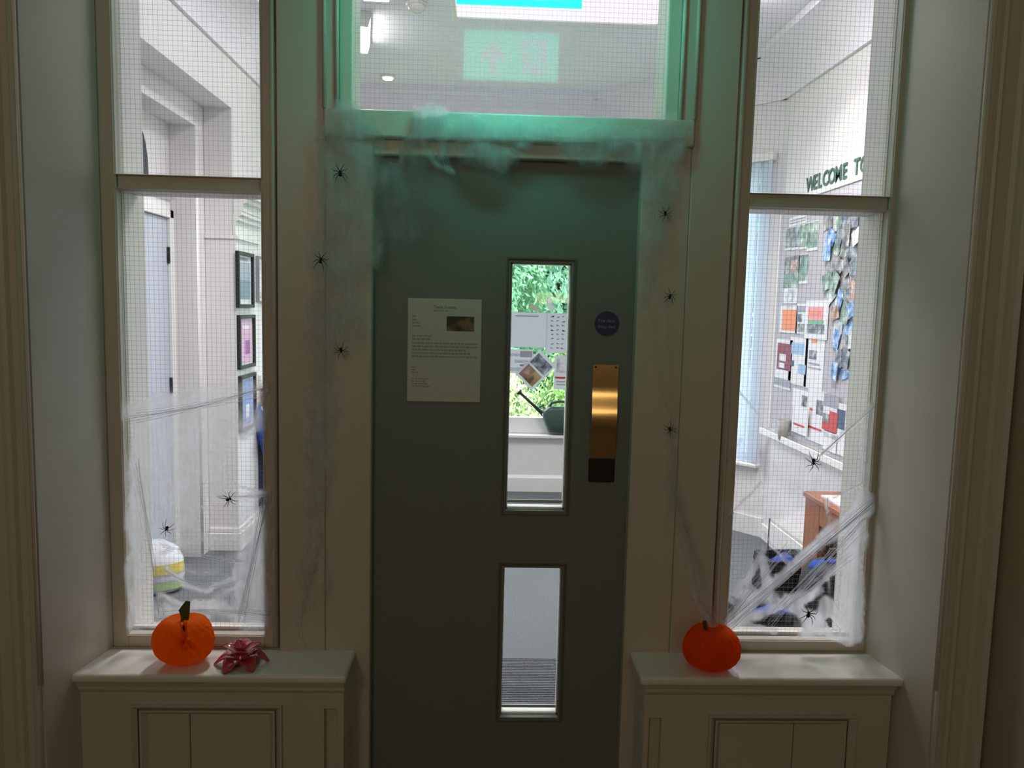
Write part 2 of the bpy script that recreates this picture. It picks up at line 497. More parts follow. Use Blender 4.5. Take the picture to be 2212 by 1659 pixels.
# ==================================================================== LOBBY SHELL
XL, XR, YFAR, ZC = -1.5, 1.947, 4.13, 3.2
cA = Vector((XR, 2.90, 0)); cB = Vector((.95, 4.13, 0)); cD = (cB-cA).normalized(); cN = Vector((-cD.y, cD.x, 0))  # cN points into the room
if cN.dot(Vector((0, 2, 0))-cA) < 0: cN = -cN
cL = (cB-cA).length
q = MB(); q.box(-2.4, 2.2, YB, 4.35, -.1, 0); struct(q.build('floor', M_CARPET))
q = MB(); q.box(-2.4, 2.2, YB, 4.35, ZC, ZC+.1); struct(q.build('ceiling', M_CEIL))
q = MB(); q.box(XR, XR+.15, YB, 2.9, 0, ZC); struct(q.build('wall_lobby_right', M_LOBBY))
q = MB(); q.box(XL, -1.075, YB-.005, YB+.0, 0, ZC); q.box(1.17, XR, YB-.005, YB, 0, ZC); struct(q.build('wall_lobby_near', M_LOBBY))
# left wall with nested doorway recess
OY1, OZ = 2.472, 2.655
q = MB()
q.box(-1.666, XL, OY1, YFAR, 0, ZC)
q.box(-1.666, XL, YB, OY1, OZ, ZC)
q.box(-1.666, XL, YB, .55, 0, OZ)
struct(q.build('wall_lobby_left', M_LOBBY, bevel=.002))
y2 = U(421, 330, X=-1.666).y; z2 = U(420, 270, X=-1.666).z; x3 = U(365, 330, Y=y2).x
q = MB()
q.box(x3, -1.667, y2, OY1+.1, 0, 2.8); q.box(x3, -1.667, .55, y2, z2, 2.8); q.box(x3, -1.667, .45, .62, 0, 2.8)
struct(q.build('wall_recess', M_LOBBY, bevel=.002))
q = MB(); q.box(x3-.12, x3, .3, 2.9, 0, 2.9); struct(q.build('wall_recess_back', M_LOBBY))
# rounded white edging strip on the recess
q = MB(); q.tube([(-1.668, y2+.012, 0), (-1.668, y2+.012, z2)], .012, 8); struct(q.build('trim_7', M_LOBBYW))
# inner grey door within the recess, with architrave, overdoor and arched fanlight
xd = x3
yr = U(350, 560, X=xd).y; ztop = U(350, 472, X=xd).z
d2 = struct(empty('door_2', (xd, yr-.4, 0)), 'pale grey inner door in the recess at the left of the lobby')
q = MB(); q.box(xd+.001, xd+.03, yr-.76, yr, .01, ztop); q.build('door_leaf', mat('pale_grey_door', (.50, .52, .60), .4), d2)
q = MB(); q.box(xd+.001, xd+.05, yr+.002, min(yr+.05, y2-.002), 0, ztop+.05); q.box(xd+.001, xd+.05, yr-.8, yr+.05, ztop+.003, ztop+.05)
q.build('architrave', M_LOBBYW, d2, bevel=.003)
zo = U(340, 416, X=xd).z
q = MB(); q.prism([(xd+.001, ztop+.052), (xd+.03, ztop+.052), (xd+.03, ztop+.10), (xd+.06, ztop+.12), (xd+.075, zo), (xd+.001, zo)], 'y', yr-.8, min(yr+.05, y2-.002))
q.build('overdoor', M_LOBBYW, d2)
for py in (550, 835):
    p = U(356, py, X=xd+.03)
    q = MB(); q.box(xd+.025, xd+.045, yr-.008, yr+.010, p.z-.045, p.z+.045); q.build('hinge', M_FRAME, d2, bevel=.003)
fa = U(323, 376, X=xd+.02); ft = U(305, 286, X=xd+.02)
poly = []
r_ = .16
for i in range(13):
    a = PI*i/12; poly.append((fa.y-r_+r_*math.cos(a), fa.z+.02+(ft.z-fa.z)*1.25*math.sin(a)))
poly += [(fa.y-2*r_, fa.z-.18), (fa.y, fa.z-.18)]
q = MB(); q.prism(poly, 'x', xd+.001, xd+.015)
q.build('fanlight', mat('dark_glass', (.03, .045, .05), .15), d2)

# pilaster cap and base beside the opening
pl = empty('pilaster', (XL, 2.7, 0)); struct(pl, 'white moulded pilaster beside the lobby doorway')
zc0 = U(530, 521, X=-1.48).z; zc1 = U(530, 418, X=-1.42).z; ksc = (zc1-zc0)/.42
q = MB(); q.box(-1.499, -1.485, OY1, 2.95, .13, zc0); q.build('shaft', M_LOBBYW, pl)
pr = [(-1.499, 0), (-1.470, 0), (-1.470, .03), (-1.484, .035), (-1.484, .16), (-1.462, .175), (-1.462, .21), (-1.445, .225), (-1.445, .25), (-1.44, .26), (-1.44, .325), (-1.415, .34), (-1.415, .37), (-1.39, .385), (-1.39, .42), (-1.499, .42)]
q = MB(); q.prism([(x, zc0+z*ksc) for x, z in pr], 'y', OY1-.006, 2.92); q.build('capital', M_LOBBYW, pl)
q = MB(); q.box(-1.665, -1.47, OY1-.018, 2.97, 0, .115); q.box(-1.665, -1.478, OY1-.010, 2.96, .115, .145); q.build('plinth', M_LOBBYW, pl, bevel=.004)
q = MB(); q.box(-1.664, -1.49, OY1-.008, OY1-.001, zc0+.0, zc0+.02); q.build('impost', M_LOBBYW, pl)

# far wall with window
fx0, fx1, fz0, fz1 = -1.0, .86, .545, 2.55  # left edge widened out of sight to let more daylight in
q = MB()
q.box(XL-.2, fx0, YFAR, YFAR+.2, 0, ZC); q.box(fx1, 1.3, YFAR, YFAR+.2, 0, ZC)
q.box(fx0, fx1, YFAR, YFAR+.2, 0, fz0-.06); q.box(fx0, fx1, YFAR, YFAR+.2, fz1, ZC)
struct(q.build('wall_far', M_LOBBY))
fw = struct(empty('window_4', (.3, YFAR, fz0)), 'tall far window looking onto the garden')
q = MB(); q.box(fx0, fx1, YFAR+.05, YFAR+.11, fz0-.06, fz0+.075); q.box(fx0, fx1, YFAR+.05, YFAR+.11, fz1-.06, fz1); q.box(fx0, fx0+.06, YFAR+.05, YFAR+.11, fz0, fz1); q.box(fx1-.06, fx1, YFAR+.05, YFAR+.11, fz0, fz1)
q.build('window_frame', M_LOBBYW, fw, bevel=.006, seg=2)
q = MB(); q.box(fx0+.05, fx1-.05, YFAR+.075, YFAR+.083, fz0+.07, fz1-.05); q.build('glass_pane', M_PANE, fw)
q = MB(); q.box(fx0-.05, fx1+.02, YFAR-.06, YFAR+.05, .462, .486); q.build('window_sill', M_LOBBYW, fw, bevel=.005, seg=2)
q = MB(); q.box(XL, .945, YFAR-.018, YFAR, 0, .115); q.prism([(YFAR-.018, .115), (YFAR, .115), (YFAR, .14), (YFAR-.006, .135)], 'x', XL, .945)
struct(q.build('baseboard_far', M_LOBBYW))

# canted wall with window and vertical blind
def cM(s_, dep=0, z=0):
    """frame on the canted wall: x along the wall, y out of the room, z up"""
    p = cA + cD*s_ - cN*dep
    return Matrix(((cD.x, -cN.x, 0, p.x), (cD.y, -cN.y, 0, p.y), (0, 0, 1, z), (0, 0, 0, 1)))


def cbox(mb, s0, s1, d0, d1, z0, z1):
    mb.obox(cM((s0+s1)/2, (d0+d1)/2, (z0+z1)/2), s1-s0, d1-d0, z1-z0)


q = MB(); ws0, ws1, wz0, wz1 = .10, .85, .50, 2.50
cbox(q, -.08, ws0, 0, .18, 0, ZC); cbox(q, ws1, cL+.1, 0, .18, 0, ZC); cbox(q, ws0, ws1, 0, .18, 0, wz0); cbox(q, ws0, ws1, 0, .18, wz1, ZC)
struct(q.build('wall_canted', M_LOBBY))
cw = struct(empty('window_5', tuple(cA+cD*.47+Vector((0, 0, wz0)))), 'window in the canted lobby wall behind a vertical blind')
q = MB(); cbox(q, ws0, ws1, .08, .13, wz0, wz0+.06); cbox(q, ws0, ws1, .08, .13, wz1-.06, wz1); cbox(q, ws0, ws0+.05, .08, .13, wz0, wz1); cbox(q, ws1-.05, ws1, .08, .13, wz0, wz1)
q.build('window_frame', M_LOBBYW, cw)
q = MB(); cbox(q, ws0+.04, ws1-.04, .10, .106, wz0+.05, wz1-.05); q.build('glass_pane', M_PANE, cw)
q = MB(); cbox(q, ws0-.05, ws1+.03, -.05, .02, wz0-.022, wz0); q.build('window_sill', M_LOBBYW, cw, bevel=.004)
bl = empty('vertical_blind', tuple(cA+cD*.47+cN*.03+Vector((0, 0, 2.56))))
tag(bl, 'pale blue-white vertical blind hanging in the canted window', 'blind')
q = MB(); cbox(q, .04, .9, -.055, -.012, 2.545, 2.60); q.build('head_rail', M_LOBBYW, bl, bevel=.003)
m_, n, p = nt('blind_fabric')
p.inputs['Base Color'].default_value = (.80, .85, .95, 1); p.inputs['Roughness'].default_value = .8
tr = n.nodes.new('ShaderNodeBsdfTranslucent'); tr.inputs[0].default_value = (.86, .90, .97, 1)
mx = n.nodes.new('ShaderNodeMixShader'); mx.inputs[0].default_value = .6
n.links.new(p.outputs[0], mx.inputs[1]); n.links.new(tr.outputs[0], mx.inputs[2]); n.links.new(mx.outputs[0], n.nodes['Material Output'].inputs[0])
M_BLIND = m_
for i in range(9):
    q = MB(); q.obox(cM(.10+i*.088, -.034, (2.545+.515)/2) @ Matrix.Rotation(math.radians(14), 4, 'Z'), .102, .0015, 2.545-.515)
    q.build('slat', M_BLIND, bl)
# skirting of right and canted walls
q = MB(); q.box(XR-.018, XR, 1.2, 2.9, 0, .10); struct(q.build('baseboard_right', M_LOBBYW))
q = MB(); cbox(q, 0, cL, -.018, 0, 0, .13); struct(q.build('baseboard_canted', M_LOBBYW))

# cove cornice round the lobby
def cove(p0, p1, inward, name):
    """quarter-round cove from wall height 2.96 to the ceiling"""
    p0, p1, inward = Vector(p0), Vector(p1), Vector(inward).normalized()
    pr = [(0, 2.93), (.02, 2.93), (.02, 2.955)]
    for i in range(9):
        a = PI/2*i/8; pr.append((.02+.20*(1-math.cos(a)), 2.955+.20*math.sin(a)))
    pr += [(.24, 3.155), (.24, 3.2), (0, 3.2)]
    q = MB(); n_ = len(pr)
    vs = [p0+inward*a+Vector((0, 0, z)) for a, z in pr] + [p1+inward*a+Vector((0, 0, z)) for a, z in pr]
    q.add(vs, [(i, (i+1) % n_, n_+(i+1) % n_, n_+i) for i in range(n_)])
    return struct(q.build(name, M_CEIL))


cove((XR, YB, 0), (XR, 3.0, 0), (-1, 0, 0), 'trim_8')
cove(cA+cD*-.1, cA+cD*(cL+.15), cN, 'trim_9')
cove((XL, YFAR, 0), (1.15, YFAR, 0), (0, -1, 0), 'trim_10')
cove((XL, YB, 0), (XL, YFAR, 0), (1, 0, 0), 'trim_11')

# ribbed entrance mat
mt = empty('entrance_mat', (.15, .6, 0)); tag(mt, 'grey ribbed entrance mat on the lobby floor just inside the door', 'mat')
q = MB(); q.box(-.55, .85, .20, 1.02, .0005, .006); q.build('mat_backing', M_MAT, mt)
q = MB()
for i in range(58):
    y = .207+i*.014
    q.prism([(y, .006), (y+.002, .0115), (y+.007, .0115), (y+.009, .006)], 'x', -.54, .84)
stuff(q.build('mat_ribs', M_MAT, mt))

# ==================================================================== LIGHTS AND FITTINGS
# exit sign hanging in front of the transom, lit on both faces
sx0, sx1, sy, sz0, sz1 = -.081, .218, -.300, 2.255, 2.402
es = empty('exit_sign', (.07, sy, sz0)); tag(es, 'green illuminated hanging exit sign with white arrow and running figure', 'exit sign')
M_SG = emit_mat('sign_green', (.002, 1.0, .72), K_SIGN); M_SW = emit_mat('sign_white', (.50, .64, .76), K_SIGN)
q = MB(); q.box(sx0, sx1, sy-.004, sy+.004, sz0, sz1); q.build('light_panel', M_SG, es)
q = MB(); q.box(sx0-.02, sx1+.02, sy-.02, sy+.02, sz1, sz1+.05); q.build('housing', M_SILL, es, bevel=.004)
for x in (sx0+.04, sx1-.04):
    q = MB(); q.tube([(x, sy, sz1+.05), (x, sy, 3.0)], .003, 6); q.build('suspension_rod', M_STEEL, es)
def sgn_poly(pts, name='pictogram', m_=None):
    for yy in (sy-.0052, sy+.0042):
        q = MB(); q.prism(pts, 'y', yy, yy+.001); q.build(name, m_ or M_SW, es)
def SP(px, py): # reflected face, mirrored plane, seen at +sy
    v_ = U(px, py, Y=-sy); return (v_.x, v_.z)
sgn_poly([SP(1036, 138), SP(1040, 118), SP(1064, 88), SP(1072, 88), SP(1090, 116), SP(1094, 140), SP(1085, 130), SP(1074, 126), SP(1073, 161), SP(1057, 160), SP(1056, 126), SP(1046, 130)])
sgn_poly([SP(1129, 163), SP(1128, 84), SP(1180, 85), SP(1181, 162)], 'door_symbol')
def man(dy, e):
    for pts in ([SP(1143, 96), SP(1143, 88), SP(1148, 86), SP(1153, 88), SP(1154, 97), SP(1148, 100)],
                [SP(1141, 104), SP(1152, 100), SP(1163, 103), SP(1175, 113), SP(1172, 116), SP(1161, 110), SP(1160, 126), SP(1167, 139), SP(1181, 142), SP(1181, 148), SP(1163, 146), SP(1154, 133), SP(1149, 145), SP(1143, 162), SP(1136, 161), SP(1143, 140), SP(1149, 122), SP(1147, 111), SP(1132, 117), SP(1130, 113)]):
        q = MB(); q.prism(pts, 'y', dy, e); q.build('running_figure', M_SG, es)
man(sy-.0062, sy-.0053); man(sy+.0053, sy+.0062)

# lobby ceiling light panel
cp = empty('ceiling_light_panel', (.39, 2.0, ZC)); tag(cp, 'large white rectangular light panel on the lobby ceiling', 'ceiling light')
q = MB(); q.box(-.19, .965, 1.2, 2.39, ZC-.012, ZC-.002); q.build('diffuser', emit_mat('panel_diffuser', (1.0, .93, 1.0), K_PANEL), cp)
q = MB()
for b in ((-.215, -.19, 1.18, 2.415), (.965, .99, 1.18, 2.415), (-.19, .965, 2.39, 2.415), (-.19, .965, 1.18, 1.2)): q.box(*b, ZC-.02, ZC)
q.build('surround', M_LOBBYW, cp, bevel=.003)

def luminaire(x, y, a, label, L=.62, Wd=.13):
    o = empty('tube_light', (x, y, ZC)); tag(o, label, 'ceiling light')
    R = Matrix.Translation((x, y, 0)) @ Matrix.Rotation(a, 4, 'Z')
    def P(mb, poly, y0, y1):
        n_ = len(poly); vs = [R @ Vector((p[0], y0, p[1])) for p in poly]+[R @ Vector((p[0], y1, p[1])) for p in poly]
        mb.add(vs, [(i, (i+1) % n_, n_+(i+1) % n_, n_+i) for i in range(n_)]+[tuple(range(n_)), tuple(reversed(range(n_, 2*n_)))])
    q = MB(); P(q, [(-Wd/2, ZC-.001), (Wd/2, ZC-.001), (Wd/2, ZC-.025), (-Wd/2, ZC-.025)], -L/2, L/2); q.build('base_tray', M_LOBBYW, o)
    q = MB(); P(q, [(-Wd/2+.004, ZC-.026), (Wd/2-.004, ZC-.026), (Wd/2-.02, ZC-.075), (-Wd/2+.02, ZC-.075)], -L/2+.02, L/2-.02)
    q.build('diffuser', emit_mat('tube_diffuser', (1.0, .985, .97), K_TUBE), o, bevel=.008, seg=2)
    for sg in (-1, 1):
        q = MB(); P(q, [(-Wd/2, ZC-.026), (Wd/2, ZC-.026), (Wd/2-.015, ZC-.08), (-Wd/2+.015, ZC-.08)], sg*(L/2-.01)-.01, sg*(L/2-.01)+.01); q.build('end_cap', M_LOBBYW, o)
    if L > .8:  # fill light, carried only by the added fittings out of view
        ld = bpy.data.lights.new('tube', 'AREA'); ld.shape = 'RECTANGLE'; ld.size = Wd*.8; ld.size_y = L*.9; ld.energy = P_LOBBY_FILL*(1 if x < 0 else .85); ld.spread = math.radians(120); ld.color = (1, .985, .97)
        lo = bpy.data.objects.new('tube', ld); COL.objects.link(lo); lo.location = (x, y, ZC-.078)
    return o


p = U(786, 74, Z=ZC-.05)
luminaire(p.x-.03, p.y+.02, math.radians(9), 'white tube light left on the lobby ceiling seen through the transom', .52, .13)
luminaire(-.60, 1.50, 0, 'added unseen tube light filling the lobby, above the left sidelight', 1.1, .16)  # added fitting out of view, brightens the lobby
luminaire(1.30, 1.50, 0, 'added unseen tube light filling the lobby, above the right sidelight', 1.1, .16)  # its added counterpart on the right, also out of view
p = U(838, 170, Z=ZC-.02)
dl = empty('downlight', (p.x, p.y, ZC)); tag(dl, 'small bright round downlight in the far lobby ceiling', 'ceiling light')
q = MB(); q.lathe([(.055, 0), (.055, -.012), (.04, -.016)], (p.x, p.y, ZC), 20); q.build('trim_ring', M_LOBBYW, dl)
q = MB(); q.lathe([(.036, -.017), (.036, -.024), (.015, -.030)], (p.x, p.y, ZC), 20); q.build('lamp_lens', emit_mat('downlight_lens', (1, .86, .70), K_DOWN), dl)
dl2 = empty('spotlight', (1.62, 1.9, ZC)); tag(dl2, 'round ceiling spotlight washing the lettered right lobby wall', 'ceiling light')
q = MB(); q.lathe([(.055, 0), (.055, -.012), (.035, -.03), (.030, -.03)], (1.62, 1.9, ZC), 20); q.build('lamp_body', M_LOBBYW, dl2)
ld = bpy.data.lights.new('spot', 'SPOT'); ld.energy = 7; ld.color = (1, .84, .66); ld.spot_size = math.radians(105); ld.spot_blend = .8; ld.shadow_soft_size = .04
lo = bpy.data.objects.new('spot_lamp', ld); COL.objects.link(lo); lo.location = (1.62, 1.9, ZC-.05); lo.rotation_euler = (0, math.radians(12), 0)
p = U(900, 15, Z=ZC-.02)
sd = empty('smoke_detector', (p.x, p.y, ZC)); tag(sd, 'white round smoke detector on the lobby ceiling', 'smoke detector')
q = MB(); q.lathe([(.06, 0), (.06, -.012)], (p.x, p.y, ZC), 24); q.build('base_plate', M_LOBBYW, sd)
q = MB(); q.lathe([(.05, -.0125), (.048, -.03), (.03, -.045), (.012, -.047)], (p.x, p.y, ZC), 24); q.build('sensor_head', M_SILL, sd)

# unseen lamp added to light the hall, behind and left of the photographer
hl = empty('added_wall_lamp', (-1.44, -3.6, 2.55)); tag(hl, 'added warm opal wall lamp, unseen in the hall behind the viewer', 'lamp')
q = MB(); q.lathe([(.09, 0), (.12, .06), (.10, .13), (.05, .16)], (-1.36, -3.6, 2.48), 20); q.build('lamp_shade', emit_mat('opal_shade', (1, .70, .42), 1.0), hl)
q = MB(); q.box(-1.5, -1.47, -3.68, -3.52, 2.44, 2.66); q.box(-1.47, -1.40, -3.62, -3.58, 2.46, 2.49); q.build('wall_bracket', M_BRASS, hl)
ld = bpy.data.lights.new('added_hall_light', 'POINT'); ld.energy = P_HALL; ld.color = (1, .85, .70); ld.shadow_soft_size = .25  # added warm fill for the whole hall
lo = bpy.data.objects.new('added_hall_light', ld); COL.objects.link(lo); lo.location = (-1.0, -3.5, 2.45)
hl = empty('added_pendant_lamp', (.55, -3.3, 2.6)); tag(hl, 'added small warm pendant lamp, unseen in the hall behind the viewer', 'lamp')  # unseen lamp added for a warm reflection in the brass pull
q = MB(); q.lathe([(.03, .10), (.09, .04), (.11, -.04), (.10, -.05)], (.55, -3.3, 2.62), 20); q.build('lamp_shade', M_SILL, hl)
q = MB(); q.lathe([(.02, .03), (.04, 0), (.035, -.03), (.01, -.045)], (.55, -3.3, 2.60), 16); q.build('bulb', emit_mat('warm_bulb', (1, .66, .34), 6), hl)
q = MB(); q.tube([(.55, -3.3, 2.71), (.55, -3.3, 3.0)], .003, 6); q.build('cord', M_BLACK, hl)

sl = empty('added_strip_lamp', (1.0, -4.95, 1.62)); tag(sl, 'added unseen strip lamp on the hall back wall for the brass glint', 'lamp')  # unseen lamp added to give the brass pull its bright band
q = MB(); q.box(.45, 1.33, -4.999, -4.96, 1.57, 1.69); q.build('lamp_housing', M_BRASS, sl)
q = MB(); q.box(.47, 1.31, -4.959, -4.93, 1.585, 1.675); q.build('diffuser', emit_mat('strip_diffuser', (1, .74, .42), 9), sl)

# ==================================================================== GARDEN
q = MB(); q.add([(-14, 4.4, -.55), (16, 4.4, -.55), (16, 30, -.2), (-14, 30, -.2)], [(0, 1, 2, 3)])
g = q.build('lawn', mat('lawn', (.16, .26, .07), .95, var=.3, vscale=3, bump=.5, bscale=40)); struct(g)
def leaf_mat(name, c1, c2):
    m_, n, p = nt(name); p.inputs['Roughness'].default_value = .5
    oi = n.nodes.new('ShaderNodeAttribute'); oi.attribute_name = 'shade'
    mx = n.nodes.new('ShaderNodeMix'); mx.data_type = 'RGBA'; mx.inputs[6].default_value = (*c1, 1); mx.inputs[7].default_value = (*c2, 1)
    n.links.new(oi.outputs['Fac'], mx.inputs[0]); n.links.new(mx.outputs[2], p.inputs['Base Color'])
    tr = n.nodes.new('ShaderNodeBsdfTranslucent'); n.links.new(mx.outputs[2], tr.inputs[0])
    ms = n.nodes.new('ShaderNodeMixShader'); ms.inputs[0].default_value = .35
    n.links.new(p.outputs[0], ms.inputs[1]); n.links.new(tr.outputs[0], ms.inputs[2]); n.links.new(ms.outputs[0], n.nodes['Material Output'].inputs[0])
    return m_


def bush(name, label, x, y, z0, rx, ry, h, n_, ls, m_, cone=0, cat='tree', trunk=True):
    rnd = random.Random(int(x*97+y*31+h*7))
    t = empty(name, (x, y, z0)); tag(t, label, cat)
    vs, fs, sh = [], [], []
    for i in range(n_):
        a = rnd.uniform(0, 2*PI); u_ = rnd.random(); zz = .06+.94*u_
        prof = (1-zz)**.6 if cone else math.sqrt(max(0, 1-(2*zz-1)**2))
        lump = 1+.22*math.sin(a*5+zz*9)+.15*math.sin(a*11-zz*17)
        rr = (.72+.30*rnd.random())*prof*lump
        c = Vector((x+math.cos(a)*rx*rr, y+math.sin(a)*ry*rr, z0+zz*h))
        d = Vector((math.cos(a)+rnd.uniform(-.6, .6), math.sin(a)+rnd.uniform(-.6, .6), rnd.uniform(-.2, 1))).normalized()
        b = d.orthogonal().normalized(); b = (Matrix.Rotation(rnd.uniform(0, 2*PI), 3, d) @ b); e = d.cross(b)
        L_ = ls*rnd.uniform(.6, 1.3); k = len(vs)
        vs += [c, c+b*L_*.5+e*L_*.22, c+b*L_, c+b*L_*.5-e*L_*.22]; fs.append((k, k+1, k+2, k+3))
        sh += [min(1, max(0, .5*rnd.random()+.5*noise.noise(c*1.7)+.25))]*4
    me = bpy.data.meshes.new('foliage'); me.from_pydata([tuple(v_) for v_ in vs], [], fs)
    at = me.attributes.new('shade', 'FLOAT', 'POINT'); at.data.foreach_set('value', sh)
    me.materials.append(m_)
    o = bpy.data.objects.new('foliage', me); COL.objects.link(o); o.parent = t; o.matrix_parent_inverse = Matrix.Translation(-Vector(t.location)); stuff(o)
    if trunk:
        q = MB(); q.tube([(x, y, z0), (x+.03, y, z0+h*.4), (x, y, z0+h*.85)], [.09*h/4, .06*h/4, .02], 8); q.build('trunk', mat('bark', (.08, .06, .045), .9), t)
    return t


LG1 = leaf_mat('conifer_leaf', (.10, .28, .14), (.34, .60, .38)); LG2 = leaf_mat('bright_leaf', (.12, .28, .06), (.42, .58, .20)); LG3 = leaf_mat('dark_leaf', (.05, .16, .10), (.22, .45, .30)); LG4 = leaf_mat('cream_leaf', (.20, .32, .12), (.62, .64, .38))
bush('conifer', 'pale green conifer beyond the far window, left of the dark gap', -.05, 9.2, -.5, 1.05, .8, 6.0, 38000, .09, LG1, cone=0)
bush('conifer', 'green conifer beyond the far window, right of the dark gap', 2.35, 9.9, -.5, .85, .8, 5.6, 32000, .09, LG1, cone=0)
bush('dark_yew', 'dark green tree standing behind the gap between the conifers', 1.5, 13.0, -.5, 2.6, 1.0, 6.5, 20000, .24, LG3)
bush('hedge', 'tall mixed hedge closing the garden behind the conifers', 1.0, 17.0, -.5, 9.0, 1.2, 9.0, 24000, .45, LG3, trunk=False)
bush('flowering_shrub', 'cream and green leafy shrub just outside the window, left of the watering can', .22, 6.12, -.5, .42, .4, 1.35, 4500, .075, LG4, cat='shrub')
bush('leafy_shrub', 'bright green shrub outside the window behind the watering can', 1.2, 6.85, -.5, .50, .28, 1.75, 4000, .085, LG2, cat='shrub')
bush('palm_shrub', 'yellow green shrub with arching leaves at the right of the garden view', 1.45, 7.5, -.5, .25, .22, 3.9, 3800, .15, LG2, cat='shrub')
# wooden bird table
bt = empty('bird_table', (.98, 5.9, -.5)); tag(bt, 'dark wooden bird table standing outside behind the watering can', 'bird table')
MW = mat('dark_weathered_wood', (.09, .08, .075), .8)
for x in (.88, 1.03):
    q = MB(); q.box(x, x+.045, 5.9, 5.945, -.5, 1.02); q.build('post', MW, bt)
q = MB(); q.box(.78, 1.18, 5.75, 6.1, .40, .43); q.build('tray', MW, bt)
q = MB(); q.box(.80, 1.2, 5.86, 5.99, .98, 1.02); q.build('cross_bar', MW, bt)

# ==================================================================== DOOR FURNISHINGS
def rect_text_rows(mb, x0, x1, z0, z1, rows, y, rnd, h=.45, fill=.8, gap=.004):
    dz = (z1-z0)/rows
    for i in range(rows):
        z = z1-(i+.5)*dz; x = x0; end = x0+(x1-x0)*rnd.uniform(fill*.7, fill*1.15)
        end = min(end, x1)
        while x < end:
            w_ = rnd.uniform(.004, .013)
            if x+w_ > end: break
            mb.box(x, x+w_, y-.0002, y, z-dz*h/2, z+dz*h/2); x += w_+gap*.6


nb = empty('notice', (-.113, -.002, 1.41)); tag(nb, 'white typed paper notice stuck on the grey door', 'notice')
q = MB(); q.box(-.218, -.008, -.0022, -.0006, 1.263, 1.559); q.build('sheet', M_PAPERD, nb)
MY = lambda x, y, z: Matrix.Translation((x, y, z)) @ Matrix.Rotation(PI/2, 4, 'X')
text('Taste Events', .0125, M_GREYINK, MY(-.113, -.0026, 1.531), nb, 'heading', .0002, 'CENTER')
rr = random.Random(3)
q = MB(); rect_text_rows(q, -.145, -.075, 1.521, 1.528, 1, -.0024, rr)
rect_text_rows(q, -.206, -.176, 1.475, 1.512, 4, -.0024, rr); rect_text_rows(q, -.206, -.10, 1.438, 1.456, 2, -.0024, rr, fill=.6)
rect_text_rows(q, -.206, -.015, 1.388, 1.436, 5, -.0024, rr, fill=.95); rect_text_rows(q, -.206, -.18, 1.342, 1.366, 3, -.0024, rr); rect_text_rows(q, -.206, -.14, 1.303, 1.332, 4, -.0024, rr, fill=.9)
stuff(q.build('typed_lines', M_FAINT, nb))
q = MB(); a_ = U(965, 683, Y=-.002); b_ = U(1024, 716, Y=-.002); q.box(a_.x, b_.x, -.0026, -.0022, b_.z, a_.z); q.build('printed_photo', photo_mat('food_photo', [(.01, .02, .015), (.03, .035, .02), (.20, .15, .07), (.03, .02, .01)], 18), nb)

fs_ = empty('fire_door_sign', tuple(U(1311, 699, Y=-.002))); tag(fs_, 'round blue fire door sign above the brass pull', 'sign')
c = U(1311, 699, Y=-.001)
q = MB(); q.prism([(c.x+.0355*math.cos(2*PI*i/40), c.z+.0355*math.sin(2*PI*i/40)) for i in range(40)], 'y', -.0016, -.0004); q.build('disc', M_BLUE, fs_)
text('Fire door', .0135, M_WHITEINK, MY(c.x, -.0020, c.z+.004), fs_, 'lettering', .0002, 'CENTER')
text('keep shut', .0130, M_WHITEINK, MY(c.x, -.0020, c.z-.013), fs_, 'lettering', .0002, 'CENTER')

# ==================================================================== RIGHT LOBBY WALL: lettering, board, papers
XW = XR
def WP(px, py, dx=0):
    v_ = U(px, py, X=XW-dx); return v_.y, v_.z


MX = lambda y, z, dx: Matrix.Translation((XW-dx, y, z)) @ Matrix.Rotation(-PI/2, 4, 'Z') @ Matrix.Rotation(PI/2, 4, 'X')
le = empty('wall_lettering', (XW, 2.2, 2.28)); tag(le, 'dark green WELCOME TO lettering on the right lobby wall', 'lettering')
yA, zA = WP(1742, 417); yB, zB = WP(1832, 389)
adv = {'W': 1.0, 'E': .62, 'L': .58, 'C': .70, 'O': .80, 'M': .90, ' ': .62, 'T': .66}
tot = sum(adv[ch] for ch in 'WELCOME'); sc_ = (yA-yB)/tot
cur = yA
for ch in 'WELCOME TO':
    if ch != ' ':
        o = text(ch, .122, M_DGREEN, MX(cur, zA+.004, .004), le, 'letter', .002, xs=.92)
    cur -= adv[ch]*sc_
nbd = empty('notice_board', (XW, 2.0, 1.5)); tag(nbd, 'lavender grey felt notice board on the right lobby wall', 'notice board')
q = MB(); q.box(XW-.016, XW-.001, 1.15, 2.83, .775, 2.235); q.build('felt_panel', M_BOARD, nbd)
q = MB(); q.box(XW-.022, XW-.001, 1.13, 2.85, 2.235, 2.262); q.box(XW-.022, XW-.001, 2.83, 2.845, .775, 2.235); q.build('edge_trim', M_LOBBYW, nbd, bevel=.002)
q = MB(); q.box(XW-.075, XW-.001, 1.13, 2.85, .735, .75); q.box(XW-.080, XW-.070, 1.13, 2.85, .735, .775); q.build('tray_ledge', M_LOBBYW, nbd, bevel=.002)

